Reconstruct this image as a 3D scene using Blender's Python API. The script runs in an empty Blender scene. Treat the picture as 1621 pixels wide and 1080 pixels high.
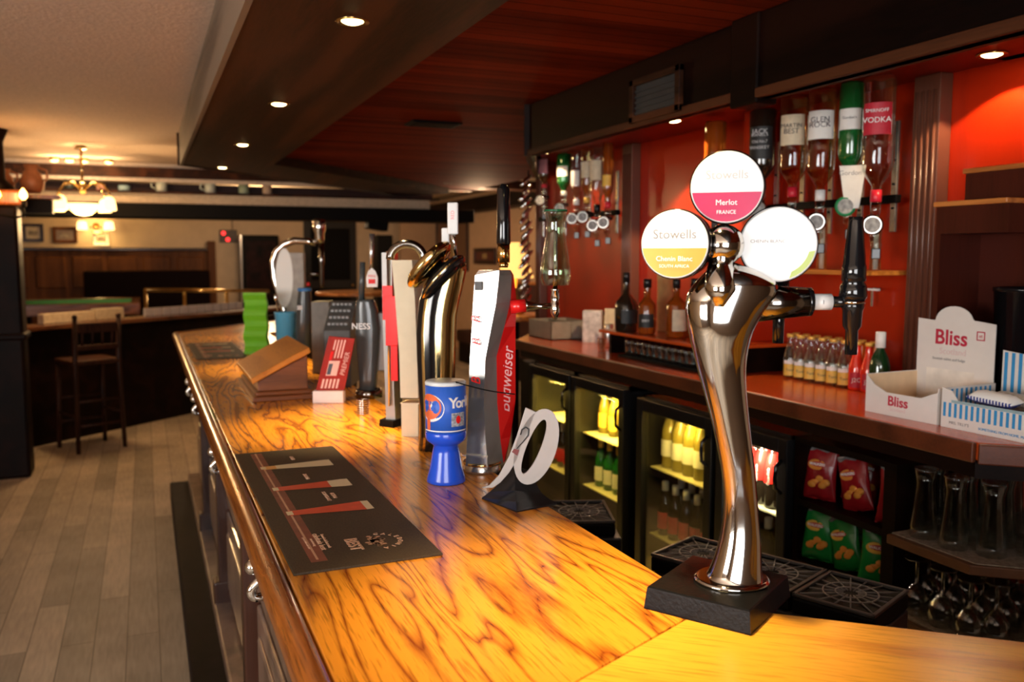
import bpy, bmesh, math, random
from mathutils import Vector, Matrix
random.seed(7)
scene = bpy.context.scene
COL = scene.collection

# ------------------------------------------------------------------ camera
PITCH = math.radians(5.5752); YAW = math.radians(22.743); FPX = 1383.0; EYE = Vector((0, 0, 1.6))
cd = bpy.data.cameras.new('camera'); cam = bpy.data.objects.new('camera', cd); COL.objects.link(cam)
cam.location = EYE; cam.rotation_euler = (math.pi/2 - PITCH, 0, -YAW)
cd.sensor_width = 36; cd.lens = 36*FPX/1621; cd.clip_start = 0.02
cd.dof.use_dof = True; cd.dof.focus_distance = 1.55; cd.dof.aperture_fstop = 4.5
scene.camera = cam
scene.view_settings.view_transform = 'Standard'
scene.view_settings.look = 'None'
scene.view_settings.gamma = 1
scene.view_settings.exposure = 0.0
scene.cycles.use_denoising = True
scene.cycles.max_bounces = 10; scene.cycles.transparent_max_bounces = 16
scene.cycles.transmission_bounces = 8; scene.cycles.glossy_bounces = 5
scene.cycles.caustics_reflective = False; scene.cycles.caustics_refractive = False
scene.cycles.sample_clamp_indirect = 4.0
# ------------------------------------------------------------------ world and large lights
w = bpy.data.worlds.new('world'); scene.world = w; w.use_nodes = True
w.node_tree.nodes['Background'].inputs[0].default_value = (0.9, 0.6, 0.4, 1)
w.node_tree.nodes['Background'].inputs[1].default_value = 0.015

def look_rot(d):
    return Vector(d).to_track_quat('-Z', 'Y').to_euler()
def area(name, loc, d, sx, sy, power, color):
    l = bpy.data.lights.new(name, 'AREA'); l.shape = 'RECTANGLE'; l.size = sx; l.size_y = sy
    l.energy = power; l.color = color
    o = bpy.data.objects.new(name, l); COL.objects.link(o); o.location = loc; o.rotation_euler = look_rot(d); return o
def spot(name, loc, power, ang, color, blend=0.5, r=0.03, d=(0, 0, -1)):
    l = bpy.data.lights.new(name, 'SPOT'); l.energy = power; l.spot_size = math.radians(ang); l.spot_blend = blend
    l.color = color; l.shadow_soft_size = r
    o = bpy.data.objects.new(name, l); COL.objects.link(o); o.location = loc; o.rotation_euler = look_rot(d); return o
def point(name, loc, power, color, r=0.03):
    l = bpy.data.lights.new(name, 'POINT'); l.energy = power; l.color = color; l.shadow_soft_size = r
    o = bpy.data.objects.new(name, l); COL.objects.link(o); o.location = loc; return o
# daylight through the two street windows behind the photographer
area('daylight_window_back', (-0.9, -2.35, 1.55), (0.12, 1, 0.02), 2.0, 1.3, 58, (1.0, 0.96, 0.92))
area('daylight_window_left', (-3.9, -0.3, 1.5), (1, 0.10, 0.22), 2.2, 1.2, 115, (1.0, 0.93, 0.85))
WARM = (1.0, 0.72, 0.34)
for y_, e_ in ((1.06, 270), (2.53, 360), (4.0, 240), (5.53, 60), (7.0, 14)):      # downlights in the beam over the bar
    spot('beam_spot', (0.57, y_, 2.255), e_, 47, WARM, 1.0)
for x_, y_, e_ in ((2.275, 1.85, 60), (2.12, 3.257, 190), (2.087, 4.51, 40)):     # downlights in the soffit over the back bar
    spot('soffit_spot', (x_, y_, 2.174), e_, 124, (1.0, 0.66, 0.36), 0.15, 0.015)

# ------------------------------------------------------------------ survey helper: a spot on the upright plane through G
RH = Vector((math.cos(YAW), -math.sin(YAW), 0)); FH = Vector((math.sin(YAW), math.cos(YAW), 0))
FW = FH*math.cos(PITCH) - Vector((0, 0, math.sin(PITCH))); UP = RH.cross(FW)
def ray(px, py): return FW + RH*((px-810.5)/FPX) + UP*((540-py)/FPX)
def atz(px, py, z): d = ray(px, py); return EYE + d*((z-EYE.z)/d.z)
def atx(px, py, x): d = ray(px, py); return EYE + d*(x/d.x)
def aty(px, py, y): d = ray(px, py); return EYE + d*(y/d.y)
def uz(G, px, py):
    d = ray(px, py); t = (Vector(G)-EYE).dot(FH)/d.dot(FH); p = EYE + d*t - Vector(G)
    return p.dot(RH), p.z

# ------------------------------------------------------------------ materials
MATS = {}
def base_mat(name):
    m = bpy.data.materials.new(name); m.use_nodes = True
    return m, m.node_tree, m.node_tree.nodes['Principled BSDF']
def M(name, color, rough=0.5, metal=0.0, coat=0.0, emit=None, es=0.0, trans=0.0, ior=1.45, vary=0.12, scale=30, bump=0.0, spec=0.5):
    if name in MATS: return MATS[name]
    m, nt, b = base_mat(name)
    c = tuple(color) + (1,)
    if vary > 0:
        tc = nt.nodes.new('ShaderNodeTexCoord'); nz = nt.nodes.new('ShaderNodeTexNoise'); nz.inputs['Scale'].default_value = scale
        nz.inputs['Detail'].default_value = 3
        cr = nt.nodes.new('ShaderNodeValToRGB')
        cr.color_ramp.elements[0].position = 0.3; cr.color_ramp.elements[1].position = 0.7
        cr.color_ramp.elements[0].color = tuple(x*(1-vary) for x in color) + (1,)
        cr.color_ramp.elements[1].color = tuple(min(1, x*(1+vary)) for x in color) + (1,)
        nt.links.new(tc.outputs['Object'], nz.inputs['Vector']); nt.links.new(nz.outputs['Fac'], cr.inputs['Fac'])
        nt.links.new(cr.outputs['Color'], b.inputs['Base Color'])
        if bump > 0:
            bp = nt.nodes.new('ShaderNodeBump'); bp.inputs['Strength'].default_value = bump; bp.inputs['Distance'].default_value = 0.01
            nt.links.new(nz.outputs['Fac'], bp.inputs['Height']); nt.links.new(bp.outputs['Normal'], b.inputs['Normal'])
    else:
        b.inputs['Base Color'].default_value = c
    b.inputs['Roughness'].default_value = rough; b.inputs['Metallic'].default_value = metal; b.inputs['Specular IOR Level'].default_value = spec
    b.inputs['Coat Weight'].default_value = coat; b.inputs['Coat Roughness'].default_value = 0.12
    b.inputs['Transmission Weight'].default_value = trans; b.inputs['IOR'].default_value = ior
    if emit: b.inputs['Emission Color'].default_value = tuple(emit) + (1,); b.inputs['Emission Strength'].default_value = es
    MATS[name] = m; return m
def wood(name, dark, light, axis='Y', scale=1.0, rough=0.35, coat=0.3, rings=9.0, dist=5.0, planks=None, fine=0.5, st=0.07, spec=0.5, bump=0.08, pores=0.0, line=0.0):
    """grain runs along `axis`; planks=(axis letter, pitch in m, gap darkness)"""
    if name in MATS: return MATS[name]
    m, nt, b = base_mat(name); N = nt.nodes; L = nt.links
    tc = N.new('ShaderNodeTexCoord'); mp = N.new('ShaderNodeMapping')
    s = {'X': (st, 1, 1), 'Y': (1, st, 1), 'Z': (1, 1, st)}[axis]
    mp.inputs['Scale'].default_value = tuple(v*scale for v in s); L.new(tc.outputs['Object'], mp.inputs['Vector'])
    n1 = N.new('ShaderNodeTexNoise'); n1.inputs['Scale'].default_value = rings; n1.inputs['Detail'].default_value = 2; n1.inputs['Distortion'].default_value = 0.6
    L.new(mp.outputs['Vector'], n1.inputs['Vector'])
    mul = N.new('ShaderNodeMath'); mul.operation = 'MULTIPLY'; mul.inputs[1].default_value = dist*9
    L.new(n1.outputs['Fac'], mul.inputs[0])
    sn = N.new('ShaderNodeMath'); sn.operation = 'SINE'; L.new(mul.outputs[0], sn.inputs[0])
    mr = N.new('ShaderNodeMapRange'); mr.inputs['From Min'].default_value = -1; mr.inputs['From Max'].default_value = 1
    L.new(sn.outputs[0], mr.inputs['Value'])
    mro = mr.outputs['Result']
    if line > 0:                       # thin dark growth-ring contours on a mostly even ground
        pw = N.new('ShaderNodeMath'); pw.operation = 'POWER'; pw.inputs[1].default_value = line; L.new(mro, pw.inputs[0]); mro = pw.outputs[0]
    n2 = N.new('ShaderNodeTexNoise'); n2.inputs['Scale'].default_value = 140; n2.inputs['Detail'].default_value = 3
    L.new(mp.outputs['Vector'], n2.inputs['Vector'])
    mx = N.new('ShaderNodeMix'); mx.data_type = 'FLOAT'; mx.inputs['Factor'].default_value = fine
    L.new(mro, mx.inputs['A']); L.new(n2.outputs['Fac'], mx.inputs['B'])
    cr = N.new('ShaderNodeValToRGB'); cr.color_ramp.elements[0].position = 0.18; cr.color_ramp.elements[1].position = 0.68
    cr.color_ramp.elements[0].color = tuple(dark)+(1,); cr.color_ramp.elements[1].color = tuple(light)+(1,)
    L.new(mx.outputs['Result'], cr.inputs['Fac'])
    col = cr.outputs['Color']
    if pores > 0:
        n3 = N.new('ShaderNodeTexNoise'); n3.inputs['Scale'].default_value = 260; n3.inputs['Detail'].default_value = 2
        mp3 = N.new('ShaderNodeMapping'); mp3.inputs['Scale'].default_value = tuple({'X': (0.05, 1, 1), 'Y': (1, 0.05, 1), 'Z': (1, 1, 0.05)}[axis])
        L.new(tc.outputs['Object'], mp3.inputs['Vector']); L.new(mp3.outputs['Vector'], n3.inputs['Vector'])
        r3 = N.new('ShaderNodeMapRange'); r3.inputs['From Min'].default_value = 0.34; r3.inputs['From Max'].default_value = 0.46; r3.inputs['To Min'].default_value = 1-pores; r3.inputs['To Max'].default_value = 1.0
        L.new(n3.outputs['Fac'], r3.inputs['Value'])
        v3 = N.new('ShaderNodeVectorMath'); v3.operation = 'SCALE'; L.new(col, v3.inputs[0]); L.new(r3.outputs['Result'], v3.inputs['Scale']); col = v3.outputs[0]
    if planks:
        ax, pitch, dk = planks
        sp = N.new('ShaderNodeSeparateXYZ'); L.new(tc.outputs['Object'], sp.inputs[0])
        dv = N.new('ShaderNodeMath'); dv.operation = 'DIVIDE'; dv.inputs[1].default_value = pitch; L.new(sp.outputs[ax], dv.inputs[0])
        fr = N.new('ShaderNodeMath'); fr.operation = 'FRACT'; L.new(dv.outputs[0], fr.inputs[0])
        gt = N.new('ShaderNodeMath'); gt.operation = 'GREATER_THAN'; gt.inputs[1].default_value = 0.06; L.new(fr.outputs[0], gt.inputs[0])
        fl = N.new('ShaderNodeMath'); fl.operation = 'FLOOR'; L.new(dv.outputs[0], fl.inputs[0])
        wn = N.new('ShaderNodeTexWhiteNoise'); wn.noise_dimensions = '1D'; L.new(fl.outputs[0], wn.inputs['W'])
        mv = N.new('ShaderNodeMapRange'); mv.inputs['To Min'].default_value = 0.7; mv.inputs['To Max'].default_value = 1.15; L.new(wn.outputs['Value'], mv.inputs['Value'])
        m1 = N.new('ShaderNodeMix'); m1.data_type = 'FLOAT'; L.new(gt.outputs[0], m1.inputs['Factor']); m1.inputs['A'].default_value = dk
        L.new(mv.outputs['Result'], m1.inputs['B'])
        vm = N.new('ShaderNodeVectorMath'); vm.operation = 'SCALE'; L.new(col, vm.inputs[0]); L.new(m1.outputs['Result'], vm.inputs['Scale'])
        col = vm.outputs[0]
    L.new(col, b.inputs['Base Color'])
    bp = N.new('ShaderNodeBump'); bp.inputs['Strength'].default_value = bump; bp.inputs['Distance'].default_value = 0.004; b.inputs['Specular IOR Level'].default_value = spec
    L.new(mx.outputs['Result'], bp.inputs['Height']); L.new(bp.outputs['Normal'], b.inputs['Normal'])
    b.inputs['Roughness'].default_value = rough; b.inputs['Coat Weight'].default_value = coat; b.inputs['Coat Roughness'].default_value = 0.15
    MATS[name] = m; return m
def boards():
    m, nt, b = base_mat('floor_boards'); N = nt.nodes; L = nt.links
    tc = N.new('ShaderNodeTexCoord'); mp = N.new('ShaderNodeMapping'); mp.inputs['Rotation'].default_value = (0, 0, math.pi/2)
    L.new(tc.outputs['Object'], mp.inputs['Vector'])
    bk = N.new('ShaderNodeTexBrick'); bk.inputs['Scale'].default_value = 1.0; bk.inputs['Brick Width'].default_value = 1.3; bk.inputs['Row Height'].default_value = 0.125
    bk.inputs['Mortar Size'].default_value = 0.0022; bk.inputs['Mortar Smooth'].default_value = 0.3; bk.offset = 0.37
    bk.inputs['Color1'].default_value = (0.46, 0.37, 0.27, 1); bk.inputs['Color2'].default_value = (0.27, 0.225, 0.17, 1); bk.inputs['Mortar'].default_value = (0.12, 0.095, 0.07, 1)
    L.new(mp.outputs['Vector'], bk.inputs['Vector'])
    m2 = N.new('ShaderNodeMapping'); m2.inputs['Scale'].default_value = (1, 0.1, 1); L.new(tc.outputs['Object'], m2.inputs['Vector'])
    n1 = N.new('ShaderNodeTexNoise'); n1.inputs['Scale'].default_value = 70; n1.inputs['Detail'].default_value = 4; L.new(m2.outputs['Vector'], n1.inputs['Vector'])
    n2 = N.new('ShaderNodeTexNoise'); n2.inputs['Scale'].default_value = 2.6; n2.inputs['Detail'].default_value = 5; L.new(tc.outputs['Object'], n2.inputs['Vector'])
    ad = N.new('ShaderNodeMath'); ad.operation = 'MULTIPLY_ADD'; L.new(n1.outputs['Fac'], ad.inputs[0]); ad.inputs[1].default_value = 0.7; ad.inputs[2].default_value = 0.0
    a2 = N.new('ShaderNodeMath'); a2.operation = 'MULTIPLY_ADD'; L.new(n2.outputs['Fac'], a2.inputs[0]); a2.inputs[1].default_value = 0.9; L.new(ad.outputs[0], a2.inputs[2])
    a3 = N.new('ShaderNodeMath'); a3.operation = 'ADD'; L.new(a2.outputs[0], a3.inputs[0]); a3.inputs[1].default_value = 0.18
    vm = N.new('ShaderNodeVectorMath'); vm.operation = 'SCALE'; L.new(bk.outputs['Color'], vm.inputs[0]); L.new(a3.outputs[0], vm.inputs['Scale'])
    L.new(vm.outputs[0], b.inputs['Base Color']); b.inputs['Roughness'].default_value = 0.55; b.inputs['Specular IOR Level'].default_value = 0.3
    return m
def glassm(name, color, rough=0.02, ior=1.45):
    return M(name, color, rough, trans=1.0, ior=ior, vary=0)
def lampm(name, color, s): return M(name, color, 0.5, emit=color, es=s, vary=0)
def thin_glass(name, tint=(0.85, 0.9, 0.85), mx_=0.75):
    if name in MATS: return MATS[name]
    m, nt, b = base_mat(name); N = nt.nodes; L = nt.links
    t = N.new('ShaderNodeBsdfTransparent'); t.inputs[0].default_value = tuple(tint)+(1,)
    g = N.new('ShaderNodeBsdfGlossy'); g.inputs['Roughness'].default_value = 0.03; g.inputs[0].default_value = (1, 1, 1, 1)
    lw = N.new('ShaderNodeLayerWeight'); lw.inputs['Blend'].default_value = 0.35
    mr = N.new('ShaderNodeMapRange'); mr.inputs['To Min'].default_value = 0.04; mr.inputs['To Max'].default_value = mx_
    L.new(lw.outputs['Facing'], mr.inputs['Value'])
    mx = N.new('ShaderNodeMixShader'); L.new(mr.outputs['Result'], mx.inputs[0]); L.new(t.outputs[0], mx.inputs[1]); L.new(g.outputs[0], mx.inputs[2])
    L.new(mx.outputs[0], N['Material Output'].inputs['Surface'])
    MATS[name] = m; return m

oak = wood('bar_oak', (0.20, 0.035, 0.004), (0.80, 0.31, 0.025), 'Y', 1.0, 0.24, 0.30, 8.0, 8.0, fine=0.42, st=0.12, bump=0.03, pores=0.42, line=0.35)
oak2 = wood('bar_oak_return', (0.42, 0.11, 0.008), (0.82, 0.38, 0.035), 'X', 1.0, 0.24, 0.30, 6.0, 3.0, fine=0.5, st=0.08, bump=0.03, pores=0.35, line=0.4)
oak_edge = wood('bar_edge_oak', (0.14, 0.035, 0.006), (0.52, 0.16, 0.022), 'X', 1.0, 0.25, 0.4, 8.0, 1.0, bump=0.0, pores=0.4)
panel_w = wood('bar_panel_wood', (0.11, 0.07, 0.05), (0.26, 0.17, 0.12), 'Z', 1, 0.3, 0.5, 6.0, 0.8)  # paler than the posts: window reflections are painted into the panel colour
post_w = wood('bar_post_wood', (0.012, 0.004, 0.002), (0.06, 0.02, 0.01), 'Z', 1, 0.35, 0.2, 6.0, 0.8, spec=0.3)
mahog = wood('mahogany_panel', (0.17, 0.005, 0.0008), (0.40, 0.018, 0.002), 'Z', 1, 0.32, 0.15, 5.0, 0.5, fine=0.3, spec=0.3)
mahogY = wood('mahogany_top', (0.30, 0.03, 0.004), (0.55, 0.075, 0.010), 'Y', 1, 0.25, 0.3, 5.0, 0.5, fine=0.3, spec=0.4)
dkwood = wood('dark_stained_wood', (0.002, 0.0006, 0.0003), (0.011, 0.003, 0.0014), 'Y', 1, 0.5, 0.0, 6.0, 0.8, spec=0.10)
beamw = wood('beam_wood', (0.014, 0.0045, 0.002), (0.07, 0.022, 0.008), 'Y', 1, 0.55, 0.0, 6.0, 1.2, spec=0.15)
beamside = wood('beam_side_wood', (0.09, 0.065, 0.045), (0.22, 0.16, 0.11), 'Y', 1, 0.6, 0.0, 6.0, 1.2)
plankc = wood('ceiling_plank_wood', (0.055, 0.006, 0.002), (0.20, 0.024, 0.005), 'X', 1, 0.75, 0.0, 5.0, 0.6, planks=('Y', 0.075, 0.12), spec=0.03)
wains = wood('wainscot_wood', (0.05, 0.016, 0.005), (0.17, 0.06, 0.016), 'Z', 1, 0.5, 0.0, 5, 0.7, spec=0.15)
flute_w = wood('fluted_wood', (0.05, 0.014, 0.008), (0.13, 0.045, 0.026), 'Z', 1, 0.35, 0.2, 5, 0.5)
cream = M('cream_paint', (0.72, 0.56, 0.38), 0.85, scale=6, vary=0.05)
creamC = M('cream_ceiling_plaster', (0.72, 0.56, 0.44), 0.9, scale=60, vary=0.08, bump=0.3)
floorw = boards()
chrome = M('chrome', (0.72, 0.70, 0.66), 0.07, 1.0, vary=0)
dchrome = M('dark_chrome', (0.25, 0.23, 0.21), 0.12, 1.0, vary=0)
brass = M('brass', (0.75, 0.52, 0.2), 0.14, 1.0, vary=0)
goldm = M('gold_metal', (0.72, 0.55, 0.24), 0.1, 1.0, vary=0)
black = M('black_plastic', (0.012, 0.012, 0.013), 0.22, vary=0)
blackg = M('gloss_black', (0.006, 0.006, 0.007), 0.06, coat=0.5, vary=0)
blackm = M('matt_black', (0.0025, 0.002, 0.002), 0.6, vary=0); blackm.node_tree.nodes['Principled BSDF'].inputs['Specular IOR Level'].default_value = 0.15
white = M('white_plastic', (0.85, 0.84, 0.82), 0.35, vary=0.02)
greyp = M('grey_plastic', (0.30, 0.29, 0.28), 0.5, vary=0.04)

# ------------------------------------------------------------------ mesh builder
def I4(): return Matrix.Identity(4)
def T(x, y, z): return Matrix.Translation((x, y, z))
def RZ(a): return Matrix.Rotation(a, 4, 'Z')
def RX(a): return Matrix.Rotation(a, 4, 'X')
def RY(a): return Matrix.Rotation(a, 4, 'Y')
FONT_CACHE = {}
class MB:
    def __init__(s): s.bm = bmesh.new(); s.mats = []
    def mi(s, m):
        if m not in s.mats: s.mats.append(m)
        return s.mats.index(m)
    def poly(s, pts, mat, smooth=False):
        vs = [s.bm.verts.new(p) for p in pts]
        try: f = s.bm.faces.new(vs)
        except ValueError: return None
        f.material_index = s.mi(mat); f.smooth = smooth; return f
    def merge(s, b2, mat, Mx=None, smooth=False):
        i = s.mi(mat) if mat else None
        mp = {}
        for v in b2.verts: mp[v] = s.bm.verts.new(Mx @ v.co if Mx else v.co)
        for f in b2.faces:
            nf = s.bm.faces.new([mp[v] for v in f.verts]); nf.smooth = smooth or f.smooth
            if i is not None: nf.material_index = i
        b2.free()
    def box(s, x0, x1, y0, y1, z0, z1, mat, Mx=None, bev=0.0, seg=2):
        b = bmesh.new(); bmesh.ops.create_cube(b, size=1)
        for v in b.verts:
            v.co = Vector(((x0+x1)/2 + v.co.x*(x1-x0), (y0+y1)/2 + v.co.y*(y1-y0), (z0+z1)/2 + v.co.z*(z1-z0)))
        if bev > 0: bmesh.ops.bevel(b, geom=list(b.edges), offset=bev, segments=seg, affect='EDGES', profile=0.5)
        s.merge(b, mat, Mx); return s
    def rings(s, rings, mat, smooth=True, caps=(True, True), mats=None, closed=False):
        n = len(rings[0]); V = [[s.bm.verts.new(p) for p in r] for r in rings]
        R = len(V)
        for i in range(R if closed else R-1):
            for j in range(n):
                a, b_ = V[i], V[(i+1) % R]
                try: f = s.bm.faces.new((a[j], a[(j+1) % n], b_[(j+1) % n], b_[j]))
                except ValueError: continue
                f.smooth = smooth; f.material_index = s.mi(mats[j] if mats else mat)
        if not closed:
            if caps[0]: f = s.bm.faces.new(V[0][::-1]); f.material_index = s.mi(mat)
            if caps[1]: f = s.bm.faces.new(V[-1]); f.material_index = s.mi(mat)
        return s
    def lathe(s, prof, mat, Mx=None, n=24, caps=(True, True), smooth=True):
        Mx = Mx or I4()
        rr = [[Mx @ Vector((r*math.cos(2*math.pi*k/n), r*math.sin(2*math.pi*k/n), z)) for k in range(n)] for r, z in prof]
        return s.rings(rr, mat, smooth, caps)
    def cyl(s, p0, p1, r0, r1, mat, n=16, smooth=True):
        p0, p1 = Vector(p0), Vector(p1); d = p1-p0; q = d.to_track_quat('Z', 'Y').to_matrix().to_4x4()
        return s.lathe([(r0, 0), (r1, d.length)], mat, Matrix.Translation(p0) @ q, n, smooth=smooth)
    def ball(s, c, r, mat, Mx=None, n=20, m=12):
        r = (r, r, r) if not hasattr(r, '__len__') else r; Mx = Mx or I4(); c = Vector(c)
        rr = []
        for i in range(1, m):
            t = math.pi*i/m
            rr.append([Mx @ (c+Vector((r[0]*math.sin(t)*math.cos(2*math.pi*k/n), r[1]*math.sin(t)*math.sin(2*math.pi*k/n), -r[2]*math.cos(t)))) for k in range(n)])
        return s.rings(rr, mat)
    def tube(s, pts, r, mat, n=10, closed=False, flat=1.0, up=(0, 0, 1)):
        pts = [Vector(p) for p in pts]; rr = []; R = len(pts)
        rad = r if hasattr(r, '__len__') else [r]*R
        prev = None
        for i, p in enumerate(pts):
            if closed: t = pts[(i+1) % R]-pts[(i-1) % R]
            else: t = pts[min(i+1, R-1)]-pts[max(i-1, 0)]
            t.normalize()
            u = Vector(up) if prev is None else prev
            u = u - t*u.dot(t)
            if u.length < 1e-4: u = Vector((1, 0, 0)) - t*t.x
            u.normalize(); prev = u; v = t.cross(u)
            rr.append([p + (u*math.cos(2*math.pi*k/n)*rad[i]*flat + v*math.sin(2*math.pi*k/n)*rad[i]) for k in range(n)])
        return s.rings(rr, mat, closed=closed)
    def prism(s, poly, h0, h1, mat, Mx=None, side=None, bev=0.0):
        """polygon in XY extruded from z=h0 to h1"""
        Mx = Mx or I4(); b = bmesh.new()
        vs = [b.verts.new((x, y, h0)) for x, y in poly]; f = b.faces.new(vs)
        r = bmesh.ops.extrude_face_region(b, geom=[f])
        for e in r['geom']:
            if isinstance(e, bmesh.types.BMVert): e.co.z = h1
        bmesh.ops.recalc_face_normals(b, faces=list(b.faces))
        if bev: bmesh.ops.bevel(b, geom=list(b.edges), offset=bev, segments=2, affect='EDGES', profile=0.5)
        s.merge(b, mat, Mx); return s
    def text(s, body, size, mat, Mx, ext=0.0004, align='CENTER', bold=0.0, shear=0.0):
        """lettering in local XY of Mx, reading along +X, facing +Z"""
        c = bpy.data.curves.new('lettering', 'FONT'); c.body = body; c.size = size; c.align_x = align; c.align_y = 'CENTER'
        c.extrude = ext; c.offset = bold; c.shear = shear; c.resolution_u = 3
        o = bpy.data.objects.new('lettering', c); COL.objects.link(o)
        me = o.to_mesh(); b = bmesh.new(); b.from_mesh(me); o.to_mesh_clear()
        bpy.data.objects.remove(o); bpy.data.curves.remove(c)
        s.merge(b, mat, Mx); return s
    def build(s, name, parent=None, loc=None, rotz=None, autosm=True):
        me = bpy.data.meshes.new(name)
        bmesh.ops.recalc_face_normals(s.bm, faces=list(s.bm.faces)) if autosm else None
        s.bm.to_mesh(me); s.bm.free()
        for m in s.mats: me.materials.append(m)
        o = bpy.data.objects.new(name, me); COL.objects.link(o)
        if parent: o.parent = parent
        if loc is not None: o.location = loc
        if rotz is not None: o.rotation_euler = (0, 0, rotz)
        return o
def thing(name, label, cat, loc=(0, 0, 0), rotz=0.0, group=None):
    o = bpy.data.objects.new(name, None); COL.objects.link(o); o.empty_display_size = 0.05
    o.location = loc; o.rotation_euler = (0, 0, rotz); return tag(o, label, cat, group)
def tag(o, label, cat, group=None):
    o['label'] = label; o['category'] = cat
    if group: o['group'] = group
    return o
def struct(o): o['kind'] = 'structure'; return o
def dup(root, loc=None, rotz=None, label=None, group=None, scale=None):
    r = root.copy(); COL.objects.link(r)
    if loc is not None: r.location = loc
    if rotz is not None: r.rotation_euler = (r.rotation_euler.x, r.rotation_euler.y, rotz)
    if scale: r.scale = scale
    if label: r['label'] = label
    if group: r['group'] = group
    for ch in list(root.children):
        c = ch.copy(); COL.objects.link(c); c.parent = r
        for g in list(ch.children):
            d = g.copy(); COL.objects.link(d); d.parent = c
    return r
ORD = ['first', 'second', 'third', 'fourth', 'fifth', 'sixth', 'seventh', 'eighth', 'ninth', 'tenth', 'eleventh', 'twelfth']
# face towards the photographer: lettering plane standing up, reading along local +X
STAND = RX(math.pi/2)

# ================================================================== THE ROOM
ZB = 1.10; ZK = 1.14            # bar top, back-bar top
mb = MB(); mb.box(-4.0, 7.0, -2.5, 16.6, -0.06, 0, floorw); struct(mb.build('floor'))
mb = MB(); mb.box(-4.0, 5.0, -2.5, 9.3, 2.49, 2.55, creamC); struct(mb.build('ceiling'))
mb = MB(); mb.prism([(0.86, -2.5), (3.4, -2.5), (3.4, 9.6), (0.86, 7.25)], 2.33, 2.40, plankc); struct(mb.build('ceiling_planked'))
mb = MB(); mb.box(-4.0, 7.0, 9.5, 16.6, 2.60, 2.66, cream); struct(mb.build('ceiling_far'))
BC = atz(292, 262, 2.255); BY = BC.y; DX, DY = 0.67, 0.745
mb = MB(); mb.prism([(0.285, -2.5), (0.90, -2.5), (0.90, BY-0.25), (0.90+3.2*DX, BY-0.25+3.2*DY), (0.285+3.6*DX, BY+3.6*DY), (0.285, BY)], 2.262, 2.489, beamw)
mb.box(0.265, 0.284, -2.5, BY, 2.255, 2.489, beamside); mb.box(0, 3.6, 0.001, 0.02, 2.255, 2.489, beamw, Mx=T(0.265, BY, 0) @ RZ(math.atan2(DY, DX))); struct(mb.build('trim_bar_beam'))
wallm = M('dark_papered_wall', (0.16, 0.10, 0.06), 0.85, scale=8)
mb = MB(); mb.box(-4.06, -4.0, -2.5, -1.5, 0, 2.6, wallm); mb.box(-4.06, -4.0, 0.9, 16.6, 0, 2.6, cream)
mb.box(-4.06, -4.0, -1.5, 0.9, 0, 0.9, wallm); mb.box(-4.06, -4.0, -1.5, 0.9, 2.1, 2.6, wallm); struct(mb.build('wall_left'))
mb = MB(); mb.box(-4.0, -2.0, -2.56, -2.5, 0, 2.6, wallm); mb.box(0.2, 7, -2.56, -2.5, 0, 2.6, wallm)
mb.box(-2.0, 0.2, -2.56, -2.5, 0, 0.85, wallm); mb.box(-2.0, 0.2, -2.56, -2.5, 2.25, 2.6, wallm); struct(mb.build('wall_back'))
sky = lampm('daylight_sky_seen_through_glass', (0.85, 0.92, 1.0), 5.0)
def window(name, x0, x1, z0, z1, y):
    mb = MB(); f = white
    for xx in (x0, (x0+x1)/2-0.03, x1-0.06): mb.box(xx, xx+0.06, y-0.04, y+0.02, z0, z1, f)
    for zz in (z0, z1-0.06): mb.box(x0, x1, y-0.038, y+0.018, zz, zz+0.06, f)
    mb.box(x0, x1, y-0.05, y-0.045, z0, z1, sky)
    return struct(mb.build(name))
window('window_1', -2.0, 0.2, 0.85, 2.25, -2.5)
o = window('window_2', -1.2, 1.2, 0.9, 2.1, 0.0); o.rotation_euler = (0, 0, -math.pi/2); o.location = (-4.0, -0.3, 0)
# far wall of the pool room with door, wainscot
YF = 16.3
mb = MB(); mb.box(-4.0, 4.55, YF, YF+0.1, 0, 2.6, cream); struct(mb.build('wall_far'))
k = YF/14.0
def fx(px, py=400): return aty(px, py, YF).x
def fz(px, py): return aty(px, py, YF).z
mb = MB(); mb.box(fx(481), fx(563), YF-0.05, YF-0.001, 0, fz(520, 348), M('black_painted_door', (0.008, 0.006, 0.006), 0.45))
mb.box(fx(481)+0.12, fx(563)-0.12, YF-0.065, YF-0.04, 0.2, 1.0, blackm, bev=0.01); mb.box(fx(481)+0.12, fx(563)-0.12, YF-0.065, YF-0.04, 1.15, 2.1, blackm, bev=0.01)
mb.ball((fx(563)-0.09, YF-0.1, 1.05), 0.03, brass); mb.cyl((fx(563)-0.09, YF-0.1, 1.05), (fx(563)-0.09, YF-0.04, 1.05), 0.01, 0.01, brass)
struct(mb.build('door_1'))
# wainscot panels along the far wall
mb = MB(); x0, x1 = -3.9, fx(337); zt = fz(150, 397)
mb.box(x0, x1, YF-0.10, YF-0.002, 0, zt, wains); mb.box(x0-0.02, x1+0.02, YF-0.16, YF-0.002, zt, zt+0.05, post_w, bev=0.01)
xx = x0+0.1
while xx < x1-0.45:
    mb.box(xx, xx+0.44, YF-0.13, YF-0.09, zt-0.62, zt-0.10, wains, bev=0.02)
    xx += 0.54
mb.box(fx(328), fx(340), YF-0.2, YF-0.002, 0, fz(333, 382), wains, bev=0.01)
struct(mb.build('trim_wainscot'))
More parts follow.
